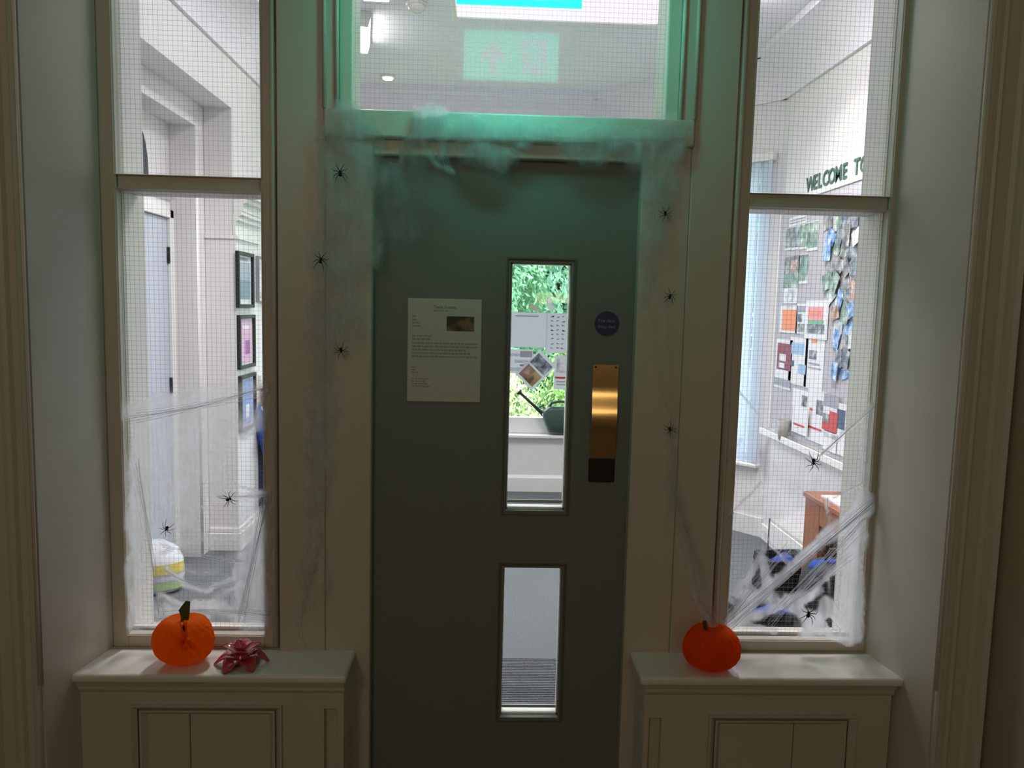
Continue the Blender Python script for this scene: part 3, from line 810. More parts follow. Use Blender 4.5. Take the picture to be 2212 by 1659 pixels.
PM = {
 'people': photo_mat('photo_people', [(.05, .04, .05), (.14, .16, .16), (.30, .28, .28), (.55, .5, .5)], 22),
 'green': photo_mat('photo_green', [(.06, .10, .09), (.13, .22, .18), (.28, .38, .30), (.6, .66, .6)], 20),
 'blue': photo_mat('photo_blue', [(.05, .12, .30), (.12, .28, .62), (.35, .50, .75), (.75, .82, .9)], 24),
 'warm': photo_mat('photo_warm', [(.12, .06, .05), (.35, .18, .14), (.55, .36, .28), (.8, .72, .65)], 26),
 'slate': photo_mat('photo_slate', [(.04, .05, .07), (.12, .14, .18), (.25, .27, .32), (.5, .5, .55)], 24),
 'pale': photo_mat('photo_pale', [(.35, .36, .40), (.55, .56, .6), (.75, .75, .78), (.85, .85, .88)], 18),
 'orange': mat('ink_orange', (.80, .26, .12), .6), 'pink': mat('ink_pink', (.78, .30, .34), .6), 'red': mat('ink_red', (.55, .04, .05), .5),
 'maroon': mat('ink_maroon', (.22, .03, .06), .5), 'ltblue': mat('ink_light_blue', (.32, .48, .70), .6), 'grey': mat('ink_grey', (.34, .34, .40), .6),
 'navy': mat('ink_navy', (.05, .08, .16), .5), 'greenink': mat('ink_green', (.15, .38, .20), .5), 'white': M_PAPER,
}
def pinned(name, label, cat, box, prints=(), base='white', dx=.018, group=None, tilt=0):
    x0, y0, x1, y1 = box
    a = WP(x0, (y0), dx); b = WP(x1, y1, dx)
    zt_, zb_ = WP((x0+x1)/2, y0, dx)[1], WP((x0+x1)/2, y1, dx)[1]
    t = empty(name, (XW-dx, (a[0]+b[0])/2, (zt_+zb_)/2)); tag(t, label, cat, group)
    q = MB(); q.box(XW-dx-.0012, XW-dx, b[0], a[0], zb_, zt_); q.build('sheet', PM[base], t)
    for ip, (u0, v0, u1, v1, m_) in enumerate(prints):
        q = MB(); ya, yb = a[0]+(b[0]-a[0])*u0, a[0]+(b[0]-a[0])*u1
        q.box(XW-dx-.0018-.0006*ip, XW-dx-.0013-.0006*ip, yb, ya, zt_+(zb_-zt_)*v1, zt_+(zb_-zt_)*v0); q.build('print', PM[m_], t)
    if tilt: t.rotation_euler = (tilt, 0, 0)
    return t


pinned('caption_card', 'white caption card at the top left of the notice board', 'card', (1706, 466, 1743, 486), [(.05, .3, .95, .45, 'grey'), (.05, .6, .9, .72, 'grey')])
for i, (b, m_, lb) in enumerate([((1698, 492, 1711, 540), 'people', 'narrow dark photo, leftmost under the caption card'), ((1713, 489, 1726, 539), 'slate', 'narrow grey photo, second from left under the caption card'),
                                 ((1728, 484, 1744, 538), 'green', 'narrow greenish photo under the right end of the caption card'), ((1747, 478, 1766, 541), 'green', 'green photo with white foot, right of the caption card')]):
    pinned('photo_print', lb, 'photo', b, [(.04, .03, .96, .90, m_)])
pinned('photo_print', 'dark and red photo in the second row at the left of the board', 'photo', (1696, 554, 1725, 622), [(.0, .0, 1, .55, 'people'), (.0, .55, 1, 1, 'green'), (.45, .12, .85, .45, 'warm')])
pinned('photo_print', 'pale green photo in the second row beside the dark red one', 'photo', (1727, 549, 1745, 613), [(.03, .02, .97, .9, 'green')])
pinned('paper_sheet', 'small blank white sheet on the board above the orange poster', 'paper', (1694, 622, 1722, 655), [(.1, .1, .9, .9, 'pale')])
pinned('poster', 'white poster with an orange block, left edge of the board', 'poster', (1687, 660, 1721, 719), [(.15, .15, .92, .92, 'orange'), (.2, .0, .7, .1, 'pale')])
pinned('poster', 'narrow black and white poster between the orange ones', 'poster', (1722, 656, 1740, 722), [(.08, .08, .9, .28, 'grey'), (.1, .34, .6, .6, 'slate'), (.2, .66, .9, .92, 'people')])
pinned('poster', 'large white bordered poster with orange top and dark blue foot', 'poster', (1742, 649, 1786, 733), [(.12, .17, .80, .50, 'pink'), (.14, .51, .84, .60, 'greenink'), (.12, .61, .88, .85, 'slate'), (.2, .28, .68, .36, 'orange')], dx=.022)
pinned('poster', 'poster with dark maroon figures at the left of the board', 'poster', (1678, 733, 1707, 840), [(.10, .08, .95, .62, 'maroon'), (.25, .30, .65, .44, 'white'), (.25, .48, .6, .58, 'white'), (.0, .80, 1, .95, 'grey')])
pinned('poster', 'white poster with a pale blue picture in the middle of the board', 'poster', (1708, 729, 1741, 832), [(.1, .12, .8, .36, 'ltblue'), (.1, .5, .3, .62, 'navy'), (.55, .55, .95, .75, 'ltblue')])
pinned('poster', 'white poster with a small dark blue emblem', 'poster', (1742, 733, 1776, 842), [(.3, .0, .6, .07, 'orange'), (.2, .22, .62, .40, 'slate'), (.2, .47, .8, .50, 'grey'), (.2, .56, .9, .58, 'grey')])
pinned('leaflet', 'white leaflet with small dark photo below the posters', 'leaflet', (1714, 842, 1745, 882), [(.6, .25, .95, .85, 'people')])
pinned('leaflet', 'white leaflet with a round dark picture and red dot', 'leaflet', (1746, 842, 1780, 956), [(.5, .18, .86, .46, 'slate'), (.15, .37, .32, .42, 'red'), (.1, .72, .85, .76, 'red')], dx=.026)
pinned('leaflet', 'white leaflet with a red stripe standing left in the tray', 'leaflet', (1713, 880, 1744, 938), [(.1, .64, .8, .72, 'red')], dx=.040)
pinned('magazine', 'red and grey magazine beside the red striped leaflets', 'magazine', (1781, 852, 1808, 932), [(.0, .0, 1, .35, 'grey'), (.45, .45, 1, .95, 'red'), (.0, .55, .45, .8, 'people'), (.0, .8, 1, 1, 'red')], dx=.03)
pinned('leaflet', 'white and black leaflet at the right end of the tray', 'leaflet', (1810, 872, 1829, 985), [(.0, .12, .7, .5, 'navy')], dx=.03)
pinned('leaflet', 'cream leaflet leaning below the red magazine', 'leaflet', (1779, 934, 1806, 975), [(.05, .05, .95, .3, 'pale')], dx=.035)
# grey cup standing in the tray
y_, z_ = WP(1697, 922, .045)
cu_ = empty('leaflet_cup', (XW-.045, y_, .752)); tag(cu_, 'small grey cup standing at the left end of the tray', 'cup')
q = MB(); q.lathe([(.026, 0), (.028, .002), (.040, .125), (.037, .125), (.024, .006)], (XW-.059, y_, .751), 20); q.build('cup_body', mat('grey_card', (.35, .34, .33), .6), cu_)
# collage of photos
rnd = random.Random(12)
keys = ['blue', 'slate', 'people', 'green', 'warm', 'slate', 'people', 'blue', 'pale']
cnt = 0
for iy in range(11):
    for ix in range(4):
        cx_ = 1788 + ix*19 + rnd.uniform(-5, 5) + (6 if iy % 2 else 0); cy_ = 476 + iy*33 + rnd.uniform(-7, 7)
        if iy > 7 and ix in (0,): continue
        if iy in (6, 7) and ix == 0: continue
        if iy > 8 and ix == 3: continue
        a = WP(cx_, cy_, .02)
        wdt, hgt = rnd.choice([(.10, .075), (.075, .10), (.12, .09), (.085, .12)])
        dx = .019 + .0016*(cnt % 9)
        o = empty('photo_print', (XW-dx, a[0], a[1])); 
        q = MB(); q.box(XW-dx-.0008, XW-dx, a[0]-wdt/2, a[0]+wdt/2, a[1]-hgt/2, a[1]+hgt/2); kk = rnd.choice(keys); q.build('picture', PM[kk], o)
        tag(o, '%s snapshot in the photo collage, %s row down, %s' % ({'blue': 'blue', 'slate': 'slate grey', 'people': 'dark brown', 'green': 'green', 'warm': 'reddish brown', 'pale': 'pale grey'}[kk], ['first', 'second', 'third', 'fourth', 'fifth', 'sixth', 'seventh', 'eighth', 'ninth', 'tenth', 'eleventh'][iy], ['leftmost', 'second from left', 'third from left', 'rightmost'][ix]), 'photo', 'snapshots in the collage on the notice board')
        o.rotation_euler = (rnd.uniform(-.6, .6), 0, 0)
        cnt += 1

# heater below
ht = empty('convector_heater', (1.9, 2.25, .05)); tag(ht, 'low white convector heater with finned top on the right wall', 'heater')
q = MB(); q.box(1.862, XW-.001, 1.75, 2.56, .045, .205); q.build('casing', M_LOBBYW, ht, bevel=.004)
q = MB(); q.box(1.858, 1.864, 2.556, 2.566, .02, .225); q.build('end_panel', MW, ht)
for i in range(34):
    q = MB(); y = 1.77+i*.023; q.box(1.865, XW-.004, y, y+.010, .206, .226); q.build('fin', M_LOBBYW, ht)
# side table
MTW = mat('red_brown_wood', (.34, .13, .065), .4, var=.2, vscale=12)
sx_ = 1.725; tb = empty('side_table', (1.83, 1.5, 0)); tag(tb, 'brown wooden table with broad board legs against the right wall', 'table')
q = MB(); q.box(sx_-.01, XW-.02, .95, 1.745, .575, .602); q.build('tabletop', MTW, tb, bevel=.003)
q = MB(); q.box(sx_+.001, sx_+.025, 1.137, 1.553, .47, .574); q.build('apron', MTW, tb)
for y0_ in (1.555, .96):
    q = MB(); q.box(sx_, sx_+.03, y0_, y0_+.175, 0, .574); q.build('leg', MTW, tb)
    q = MB(); q.box(XW-.06, XW-.03, y0_, y0_+.175, 0, .574); q.build('leg', MTW, tb)
q = MB(); q.box(sx_+.03, XW-.06, 1.70, 1.73, .0, .574); q.build('end_board', MTW, tb)
q = MB(); q.box(1.755, 1.90, 1.05, 1.62, .6025, .612); tag(q.build('paper_stack', M_PAPER), 'stack of white papers lying on the brown table', 'papers')
q = MB(); q.lathe([(.05, 0), (.055, .01), (.05, .045), (.03, .05)], (1.80, 1.30, .6125), 20); tag(q.build('blue_tub', mat('pale_blue_plastic', (.30, .38, .75), .4)), 'pale blue round tub on the papers on the brown table', 'tub')

# crates and bag on the floor behind the right sidelight
MBL = mat('blue_cloth', (.012, .055, .34), .8, bump=.4, bscale=90)
MBK = mat('black_crate', (.013, .014, .017), .5)
def crate(label, x, y, w_, d_, h_, a, blue=True):
    t = empty('storage_crate', (x, y, 0)); tag(t, label, 'crate')
    R = Matrix.Translation((x, y, 0)) @ Matrix.Rotation(a, 4, 'Z')
    q = MB(); th = .012
    for (cx_, cy_, sx_, sy_) in ((0, -d_/2, w_, th), (0, d_/2, w_, th), (-w_/2, 0, th, d_), (w_/2, 0, th, d_)):
        q.obox(R @ Matrix.Translation((cx_, cy_, h_/2+.003)), sx_+th, sy_+.0, h_)
    q.obox(R @ Matrix.Translation((0, 0, .009)), w_, d_, .012)
    q.build('crate_body', MBK, t, bevel=.003)
    for k in range(5):
        z = h_*(.15+.17*k)
        q = MB()
        q.obox(R @ Matrix.Translation((0, -d_/2-.010, z)), w_, .008, .016); q.obox(R @ Matrix.Translation((-w_/2-.010, 0, z)), .008, d_, .016)
        q.build('rib', MBK, t)
    if blue:
        q = MB(); n_ = 14; vs = []; fs = []
        for i in range(n_+1):
            for j in range(n_+1):
                u_, v_ = i/n_-.5, j/n_-.5
                z = h_-.045+.055*math.cos(u_*3.0)*math.cos(v_*3.0)+.018*noise.noise(Vector((u_*6+x, v_*6, y)))
                vs.append(R @ Vector((u_*(w_-.03)*.62, v_*(d_-.03)*.8, z)))
        for i in range(n_):
            for j in range(n_): k = i*(n_+1)+j; fs.append((k, k+1, k+n_+2, k+n_+1))
        q.add(vs, fs, True)
        tag(q.build('folded_cloth', MBL), 'bright blue cloth filling ' + label.split(',')[0].replace('black ribbed', 'the'), 'cloth')
    return t


p = U(1695, 1290, Z=0)
crate('black ribbed crate in front of the brown table, behind the web', p.x+.03, p.y+.10, .25, .20, .20, .1)
p = U(1700, 1372, Z=0)
crate('black ribbed crate nearest the glass, low behind the web', p.x-.04, p.y+.10, .36, .18, .10, -.08)
bgx, bgy = 1.56, 1.02
bg = empty('backpack', (bgx, bgy, 0)); tag(bg, 'black backpack with a blue top standing right of the crates', 'bag')
q = MB(); vs = []; fs = []; n1, n2 = 14, 20
for i in range(n1+1):
    ph = PI*i/n1
    for k in range(n2):
        a = 2*PI*k/n2
        e = .55
        cx_ = math.copysign(abs(math.cos(a))**e, math.cos(a)); sy_ = math.copysign(abs(math.sin(a))**e, math.sin(a)); rr_ = math.sin(ph)**.45
        zz = .235 - .23*math.copysign(abs(math.cos(ph))**.7, math.cos(ph))
        vs.append((bgx+.155*cx_*rr_*(1-.15*zz/.46), bgy+.11*sy_*rr_*(1+.08*noise.noise(Vector((a, ph*2, 0)))), zz))
for i in range(n1):
    for k in range(n2): fs.append((i*n2+k, i*n2+(k+1) % n2, (i+1)*n2+(k+1) % n2, (i+1)*n2+k))
q.add(vs, fs, True); q.build('bag_body', mat('black_nylon', (.014, .015, .02), .6, bump=.5, bscale=50), bg)
q = MB(); q.lathe([(.085, 0), (.09, .015), (.075, .035), (.03, .045)], (bgx-.02, bgy, .42), 20, sy=.75); q.build('top_flap', MBL, bg)
q = MB(); q.tube([(bgx-.05, bgy-.02, .47), (bgx-.03, bgy-.02, .52), (bgx+.03, bgy-.02, .52), (bgx+.05, bgy-.02, .47)], .008, 6); q.build('grab_loop', MBK, bg)
for sg in (-1, 1):
    q = MB(); q.tube([(bgx+sg*.06, bgy-.085, .42), (bgx+sg*.07, bgy-.14, .30), (bgx+sg*.08, bgy-.14, .15), (bgx+sg*.09, bgy-.095, .06)], .012, 6); q.build('strap', MBK, bg)
p = U(1582, 1310, Z=0)
q = MB(); q.box(p.x-.02, p.x+.02, p.y-.02, p.y+.02, 0, .012); q.tube([(p.x, p.y, .012), (p.x, p.y, .055)], .012, 10); tag(q.build('door_stop', M_BLACK, bevel=.002), 'small black door stop on the carpet behind the right sidelight', 'door stop')

# ==================================================================== LEFT LOBBY WALL: frames, coats, toy box
def LW(px, py, dx=0):
    v_ = U(px, py, X=XL+dx); return v_.y, v_.z


def frame(label, y0, y1, z0, z1, prints, fm=None, w_=.022):
    t = empty('picture_frame', (XL+.002, (y0+y1)/2, (z0+z1)/2)); tag(t, label, 'picture frame')
    q = MB()
    X0, X1 = XL+.0155, XL+.038
    for b in ((y0, y0+w_, z0, z1), (y1-w_, y1, z0, z1), (y0+w_, y1-w_, z0, z0+w_), (y0+w_, y1-w_, z1-w_, z1)): q.box(X0, X1, *b)
    q.build('frame', fm or M_FRAME, t, bevel=.002)
    q = MB(); q.box(X0, X0+.006, y0+w_, y1-w_, z0+w_, z1-w_); q.build('mount', M_PAPER, t)
    for ip, (u0, v0, u1, v1, m_) in enumerate(prints):
        q = MB(); q.box(X0+.0065+.001*ip, X0+.008+.001*ip, y0+(y1-y0)*u0, y0+(y1-y0)*u1, z1-(z1-z0)*v1, z1-(z1-z0)*v0); q.build('print', m_, t)
    return t


P_SKY = mat('print_grey_blue', (.36, .44, .50), .5); P_SKY2 = mat('print_slate_blue', (.20, .29, .35), .5); P_PINK = mat('print_pink', (.72, .45, .62), .5); P_LIL = mat('print_lilac', (.35, .12, .35), .5); P_BLU = mat('print_blue', (.26, .36, .68), .5)
dxf = .03
for (lb, b, pr) in (
    ('black framed grey blue poster, uppermost of the three by the doorway', (513, 543, 548, 665), [(.16, .18, .84, .50, P_SKY), (.16, .50, .84, .84, P_SKY2), (.2, .10, .7, .15, M_GREYINK)]),
    ('black framed pink poster, middle of the three by the doorway', (516, 678, 551, 795), [(.14, .10, .86, .90, P_PINK), (.3, .2, .7, .27, M_PAPER), (.45, .48, .72, .74, P_LIL)]),
    ('black framed blue poster, lowest of the three by the doorway', (519, 806, 553, 928), [(.14, .10, .86, .90, P_BLU), (.4, .55, .62, .78, M_PAPER)])):
    ya, z1_ = LW(b[0], b[1], dxf); yb, _ = LW(b[2], b[3], dxf); _, z0_ = LW(b[0]+17, b[3], dxf); zt_ = LW(b[0]+17, b[1]+2, dxf)[1]
    frame(lb, ya, yb, z0_, zt_, pr)
ya, _ = LW(556, 560, dxf)
frame('silver framed white certificate behind the black frames', ya+.01, ya+.27, 1.53, 1.83, [(.15, .1, .85, .9, PM['pale'])], mat('silver_frame', (.35, .35, .38), .3, metal=.5), .012)

# hanging coats
ct = empty('hanging_coat', (XL+.1, 2.62, .9)); tag(ct, 'navy coat with bright blue scarf hanging from a peg by the doorway', 'coat')
cy_ = U(575, 940, Y=2.98)
cxx, cyy = cy_.x+.005, 2.98
NV = mat('navy_cloth', (.012, .018, .05), .85, bump=.6, bscale=30); 
q = MB(); vs = []; fs = []; n1, n2 = 18, 22
for i in range(n1+1):
    tt = i/n1; z = .80-.66*tt; wd = .055+.055*min(1, tt*3)+.02*tt
    for k in range(n2):
        a = 2*PI*k/n2; fold = 1+.12*math.sin(a*6+tt*2)*min(1, tt*2)
        vs.append((cxx+wd*math.cos(a)*fold, cyy+wd*.8*math.sin(a)*fold, z))
for i in range(n1):
    for k in range(n2): fs.append((i*n2+k, i*n2+(k+1) % n2, (i+1)*n2+(k+1) % n2, (i+1)*n2+k))
fs.append(tuple(range(n2))); q.add(vs, fs, True); q.build('coat_body', NV, ct)
q = MB(); q.tube([(cxx-.05, cyy-.05, .86), (cxx-.035, cyy-.10, .80), (cxx+.01, cyy-.125, .66), (cxx+.035, cyy-.12, .52)], [.02, .035, .035, .025], 10); q.build('scarf', MBL, ct)
q = MB(); q.tube([(cxx-.04, cyy, .84), (cxx-.02, cyy, .93), (cxx+.04, cyy, .93), (cxx+.05, cyy, .84)], [.03, .038, .038, .03], 10); q.build('hood', mat('skin_pink_knit', (.62, .33, .26), .8), ct)
q = MB(); q.box(XL+.0155, XL+.035, 2.90, 3.7, .97, 1.05); 
for y in (3.0, 3.25, 3.5): q.tube([(XL+.035, y, 1.01), (XL+.09, y, 1.00), (XL+.11, y, 1.03)], .008, 8)
tag(q.build('coat_rail', M_LOBBYW), 'white wooden coat rail with pegs low on the left lobby wall', 'coat rail')
q = MB(); q.tube([(XL+.10, 3.0, 1.02), (cxx, cyy, .93)], .004, 6); q.build('hanging_loop', NV, ct)

# toy bag in the doorway recess
p = U(357, 1292, Z=0)
tg = empty('carrier_bag', (p.x-.09, p.y+.12, 0)); tag(tg, 'white plump bag with yellow and green patches in the doorway recess', 'bag')
gx, gy = p.x-.085, p.y+.12
q = MB(); q.lathe([(.03, .0), (.12, .01), (.135, .08), (.13, .17), (.10, .23), (.04, .265)], (gx, gy, .001), 18, sy=.8); q.build('bag_body', mat('white_plastic', (.78, .80, .86), .4), tg)
def patch(z0_, z1_, m_):
    q = MB(); vs = []; fs = []
    for i in range(2):
        for k in range(11):
            a = -1.9+1.9*k/10; z = z0_ if i == 0 else z1_
            vs.append((gx+.1375*math.cos(a), gy+.1375*.8*math.sin(a), z))
    for k in range(10): fs.append((k, k+1, 12+k, 11+k))
    q.add(vs, fs, True); q.build('patch', m_, tg)
patch(.11, .165, mat('yellow_print', (.85, .72, .18), .5)); patch(.03, .07, mat('green_print', (.45, .62, .30), .5))

# ==================================================================== FAR WINDOW: papers, stickers, can
M_THIN, _n, _p = nt('thin_paper_against_light'); _p.inputs['Base Color'].default_value = (.80, .80, .84, 1); _p.inputs['Roughness'].default_value = .7
_t = _n.nodes.new('ShaderNodeBsdfTranslucent'); _t.inputs[0].default_value = (.72, .72, .80, 1); _m = _n.nodes.new('ShaderNodeMixShader'); _m.inputs[0].default_value = .28
_n.links.new(_p.outputs[0], _m.inputs[1]); _n.links.new(_t.outputs[0], _m.inputs[2]); _n.links.new(_m.outputs[0], _n.nodes['Material Output'].inputs[0])
YP = YFAR+.072
def wpaper(name, label, cat, pts, prints=(), dy=0, m_=None, ang=0):
    x0, y0, x1, y1 = pts
    a = U(x0, y0, Y=YP-dy); b = U(x1, y1, Y=YP-dy)
    c_ = (a+b)/2; t = empty(name, tuple(c_)); tag(t, label, cat)
    w_, h_ = (b.x-a.x), (a.z-b.z)
    q = MB(); q.box(a.x, b.x, YP-dy-.0012, YP-dy, b.z, a.z); q.build('sheet', m_ or M_THIN, t)
    for ip, (u0, v0, u1, v1, pm) in enumerate(prints):
        q = MB(); q.box(a.x+w_*u0, a.x+w_*u1, YP-dy-.0018-.0006*ip, YP-dy-.0013-.0006*ip, a.z-h_*v1, a.z-h_*v0); q.build('print', pm, t)
    if ang: t.rotation_euler = (0, ang, 0)
    return t, a, b


wpaper('paper_sheet', 'large blank white sheet taped to the far window', 'paper', (1096, 674, 1181, 751), [(.2, .09, .78, .115, M_GREYINK)], .002)
t, a, b = wpaper('bird_chart', 'white chart of small grey birds taped to the far window', 'chart', (1181, 676, 1246, 764), (), .004)
rb = random.Random(5)
def bird_poly(cx_, cz_, s_, flip):
    pts = [(-1, .1), (-.55, .35), (-.2, .35), (.3, .15), (1.1, -.35), (1.0, -.5), (.25, -.3), (-.1, -.55), (-.5, -.35), (-.7, .05)]
    return [(cx_+flip*x*s_, cz_+z*s_) for x, z in pts]
for i in range(8):
    for j in range(4):
        q = MB(); cx_ = a.x+.05+.045*j+rb.uniform(-.005, .005); cz_ = a.z-.03-.037*i+rb.uniform(-.005, .005)
        q.prism(bird_poly(cx_, cz_, .013+.004*rb.random(), rb.choice((-1, 1))), 'y', YP-.0062, YP-.0054); q.build('bird_print', rb.choice((M_GREYINK, M_INK, PM['grey'])), t)
t, a, b = wpaper('poster', 'white poster with a question and small bird pictures, left on the far window', 'poster', (1094, 754, 1150, 807), [(.52, .06, .98, .32, PM['grey']), (.52, .62, .70, .70, M_GREYINK), (.0, .3, .12, .5, PM['grey'])], .006)
text('NOSEY?', .032, M_GREYINK, MY(a.x+.015, YP-.0085, a.z-.058), t, 'lettering', .0003)
q = MB(); rect_text_rows(q, a.x+.07, b.x-.01, b.z+.085, a.z-.085, 3, YP-.0074, rb, fill=.95); rect_text_rows(q, a.x+.03, b.x-.01, b.z+.02, b.z+.05, 2, YP-.0074, rb, fill=.95); stuff(q.build('small_print', M_GREYINK, t))
t, a, b = wpaper('photo_poster', 'tilted white poster with two brown photographs on the far window', 'poster', (1133, 761, 1182, 837), [(.08, .10, .92, .46, PM['slate']), (.10, .52, .50, .92, photo_mat('brown_photo', [(.08, .05, .04), (.25, .15, .12), (.45, .30, .22)], 12)), (.5, .52, .90, .92, photo_mat('amber_photo', [(.12, .08, .04), (.40, .26, .12), (.5, .38, .22)], 12))], .012, ang=0)
t.rotation_euler = (0, math.radians(44), 0)
t, a, b = wpaper('leaflet', 'white leaflet with a red band at the right of the far window', 'leaflet', (1198, 768, 1246, 842), [(.05, .62, .75, .68, PM['red']), (.1, .1, .8, .5, PM['pale']), (.1, .75, .8, .78, M_FAINT), (.1, .84, .8, .87, M_FAINT)], .004)
for (cx_, cy_, s_, fl, lb, m_) in ((1155, 664, 9, 1, 'small flying bird window sticker', 'warm'), (1189, 660, 8, 1, 'small standing white bird window sticker', 'white')):
    c_ = U(cx_, cy_, Y=YP); k = .0043
    if m_ == 'warm': pts = [(c_.x+x*k*s_/8, c_.z+z*k*s_/8) for x, z in ((-9, 8), (-4, 6), (0, 3), (4, 1), (11, -6), (5, -5), (0, -6), (-5, -4), (-8, 1))]
    else: pts = [(c_.x+x*k*s_/8, c_.z+z*k*s_/8) for x, z in ((-5, 13), (-2, 14), (1, 12), (2, 6), (5, 0), (11, -7), (5, -8), (2, -9), (2, -13), (0, -13), (-1, -8), (-4, -5), (-6, 2))]
    q = MB(); q.prism(pts, 'y', YP-.002, YP-.0006); tag(q.build('bird_sticker', M_THIN if m_ == 'white' else mat('pale_brown_print', (.6, .5, .45), .5)), lb, 'sticker')

# watering can on the far sill
yc = YFAR-.005
wc = empty('watering_can', (.60, yc, .486)); tag(wc, 'dark green plastic watering can on the far window sill', 'watering can')
MG = mat('dark_green_plastic', (.045, .085, .072), .35); c_ = U(1184, 934, Y=yc); cc = U(1222, 934, Y=yc)
def WC(px, py): v_ = U(px, py, Y=yc); return v_
outline = [WC(1184, 932), WC(1168, 892), WC(1178, 880), WC(1188, 877)]
bx0 = c_.x; zb_ = .4865
q = MB(); rings = []
for (px_l, py_l, hw) in ((1184, 932, .050), (1177, 915, .056), (1169, 893, .058), (1178, 884, .050), (1184, 878, .045)):
    p = WC(px_l, py_l); rings.append((p.x, max(zb_, p.z), hw))
vs, fs = [], []; n2 = 16; xr_ = bx0+.22
for (x, z, hw) in rings:
    for k in range(n2):
        a = 2*PI*k/n2; cxm = (x+xr_)/2; rx_ = (xr_-x)/2
        vs.append((cxm+rx_*math.copysign(abs(math.cos(a))**.6, math.cos(a)), yc+hw*math.copysign(abs(math.sin(a))**.6, math.sin(a)), z))
for i in range(len(rings)-1):
    for k in range(n2): fs.append((i*n2+k, i*n2+(k+1) % n2, (i+1)*n2+(k+1) % n2, (i+1)*n2+k))
fs.append(tuple(range(n2))); fs.append(tuple((len(rings)-1)*n2+k for k in range(n2)))
q.add(vs, fs, True); q.build('can_body', MG, wc)
a = WC(1172, 893); b = WC(1126, 851)
q = MB(); q.tube([(a.x+.02, yc, a.z-.01), a, (a*.5+b*.5), b], [.026, .020, .012, .011], 12); q.build('spout', M_BLACK, wc)
d_ = (b-a).normalized(); q = MB(); q.tube([b, b+d_*.02, b+d_*.03], [.011, .026, .028], 14); q.build('rose', M_BLACK, wc)
h0 = WC(1186, 880); h1 = WC(1192, 870); h2 = WC(1208, 867); h3 = WC(1228, 869)
q = MB(); q.tube([h0, h1, h2, h3, (xr_, yc, h3.z-.03)], [.014, .012, .011, .011, .014], 10); q.build('carry_handle', MG, wc)

# ==================================================================== PUMPKINS AND FLOWER
def paper_pumpkin(name, label, c, rx, rz, m_, seed, yaw_):
    t = empty(name, (c[0], c[1], .5305)); tag(t, label, 'pumpkin', None)
    nl, nz = 22, 30
    n2 = nl*8
    vs, fs = [], []
    for i in range(nz+1):
        ph = PI*i/nz; v_ = i/nz
        for k in range(n2):
            a = 2*PI*k/n2 + yaw_
            f_ = (k % 8)/8
            # honeycomb tissue: pleats swing alternately left and right, forming diamond cells
            ph1 = abs(((k/8 + (.5 if int(v_*11) % 2 else 0)) % 1)-.5)*2
            row = abs(((v_*11) % 1)-.5)*2
            cell = max(0, 1-(ph1+row)*.9)
            rr_ = math.sin(ph)**.62
            dimple = .86 + .14*min(1, (abs(v_-0)*7)) if v_ < .5 else 1
            r0 = rx*rr_*(1+.028*ph1*math.sin(ph)-.035*cell*math.sin(ph))
            r0 *= 1+.05*math.cos(a*5+seed)*math.sin(ph)
            zz = rz*math.cos(ph)*(1 if v_ > .5 else 1) 
            zz -= rz*.22*math.exp(-(math.sin(ph)/.28)**2)*(1 if v_ < .5 else -.35)
            vs.append((c[0]+r0*math.cos(a), c[1]+r0*.88*math.sin(a), c[2]+zz))
    for i in range(nz):
        for k in range(n2): fs.append((i*n2+k, (i+1)*n2+k, (i+1)*n2+(k+1) % n2, i*n2+(k+1) % n2))
    q = MB(); q.add(vs, fs, False); b = q.build('paper_body', m_, t)
    return t


def tissue(name, col, col2):
    m_, n, p = nt(name); p.inputs['Base Color'].default_value = (*col, 1); p.inputs['Roughness'].default_value = .8
    p.inputs['Specular IOR Level'].default_value = .2
    tr = n.nodes.new('ShaderNodeBsdfTranslucent'); tr.inputs[0].default_value = (*col2, 1)
    mx = n.nodes.new('ShaderNodeMixShader'); mx.inputs[0].default_value = .58
    n.links.new(p.outputs[0], mx.inputs[1]); n.links.new(tr.outputs[0], mx.inputs[2]); n.links.new(mx.outputs[0], n.nodes['Material Output'].inputs[0])
    return m_


TO = tissue('orange_tissue', (1.0, .18, .008), (1, .36, .03)); TR = tissue('red_orange_tissue', (.95, .10, .008), (1, .26, .02))
yp = -.115
c1 = U(398, 1381, Y=yp); rx1 = (U(461, 1385, Y=yp).x-U(335, 1385, Y=yp).x)/2; rz1 = (c1.z-.531)
rz1 = .066; c1.z = .531+rz1*.98
p1 = paper_pumpkin('paper_pumpkin', 'orange paper pumpkin with leafy green stem on the left sill', c1, rx1, rz1, TO, 1, .3)
# leaf-like stem
a = U(394, 1345, Y=yp); b = U(398, 1318, Y=yp-.005); cst = U(405, 1298, Y=yp)
MSTEM = mat('green_felt', (.06, .10, .02), .7)
q = MB(); q.tube([(a.x, yp, a.z-.02), a, b], [.006, .006, .005], 8); q.build('stem', MSTEM, p1)
lp = [U(x, y, Y=yp-.004) for x, y in ((392, 1340), (390, 1326), (386, 1318), (394, 1307), (402, 1297), (411, 1299), (410, 1318), (408, 1338), (399, 1342))]
q = MB(); n_ = len(lp)
cn = sum(lp, Vector())/n_
vs = [p_ + Vector((0, -.002, 0)) for p_ in lp] + [p_ + Vector((0, .001, 0)) for p_ in lp] + [cn+Vector((0, -.007, 0)), cn+Vector((0, -.003, 0))]
fs = [(i, (i+1) % n_, 2*n_) for i in range(n_)] + [((i+1) % n_+n_, i+n_, 2*n_+1) for i in range(n_)] + [(i, i+n_, (i+1) % n_+n_, (i+1) % n_) for i in range(n_)]
q.add(vs, fs); q.build('leaf', MSTEM, p1)
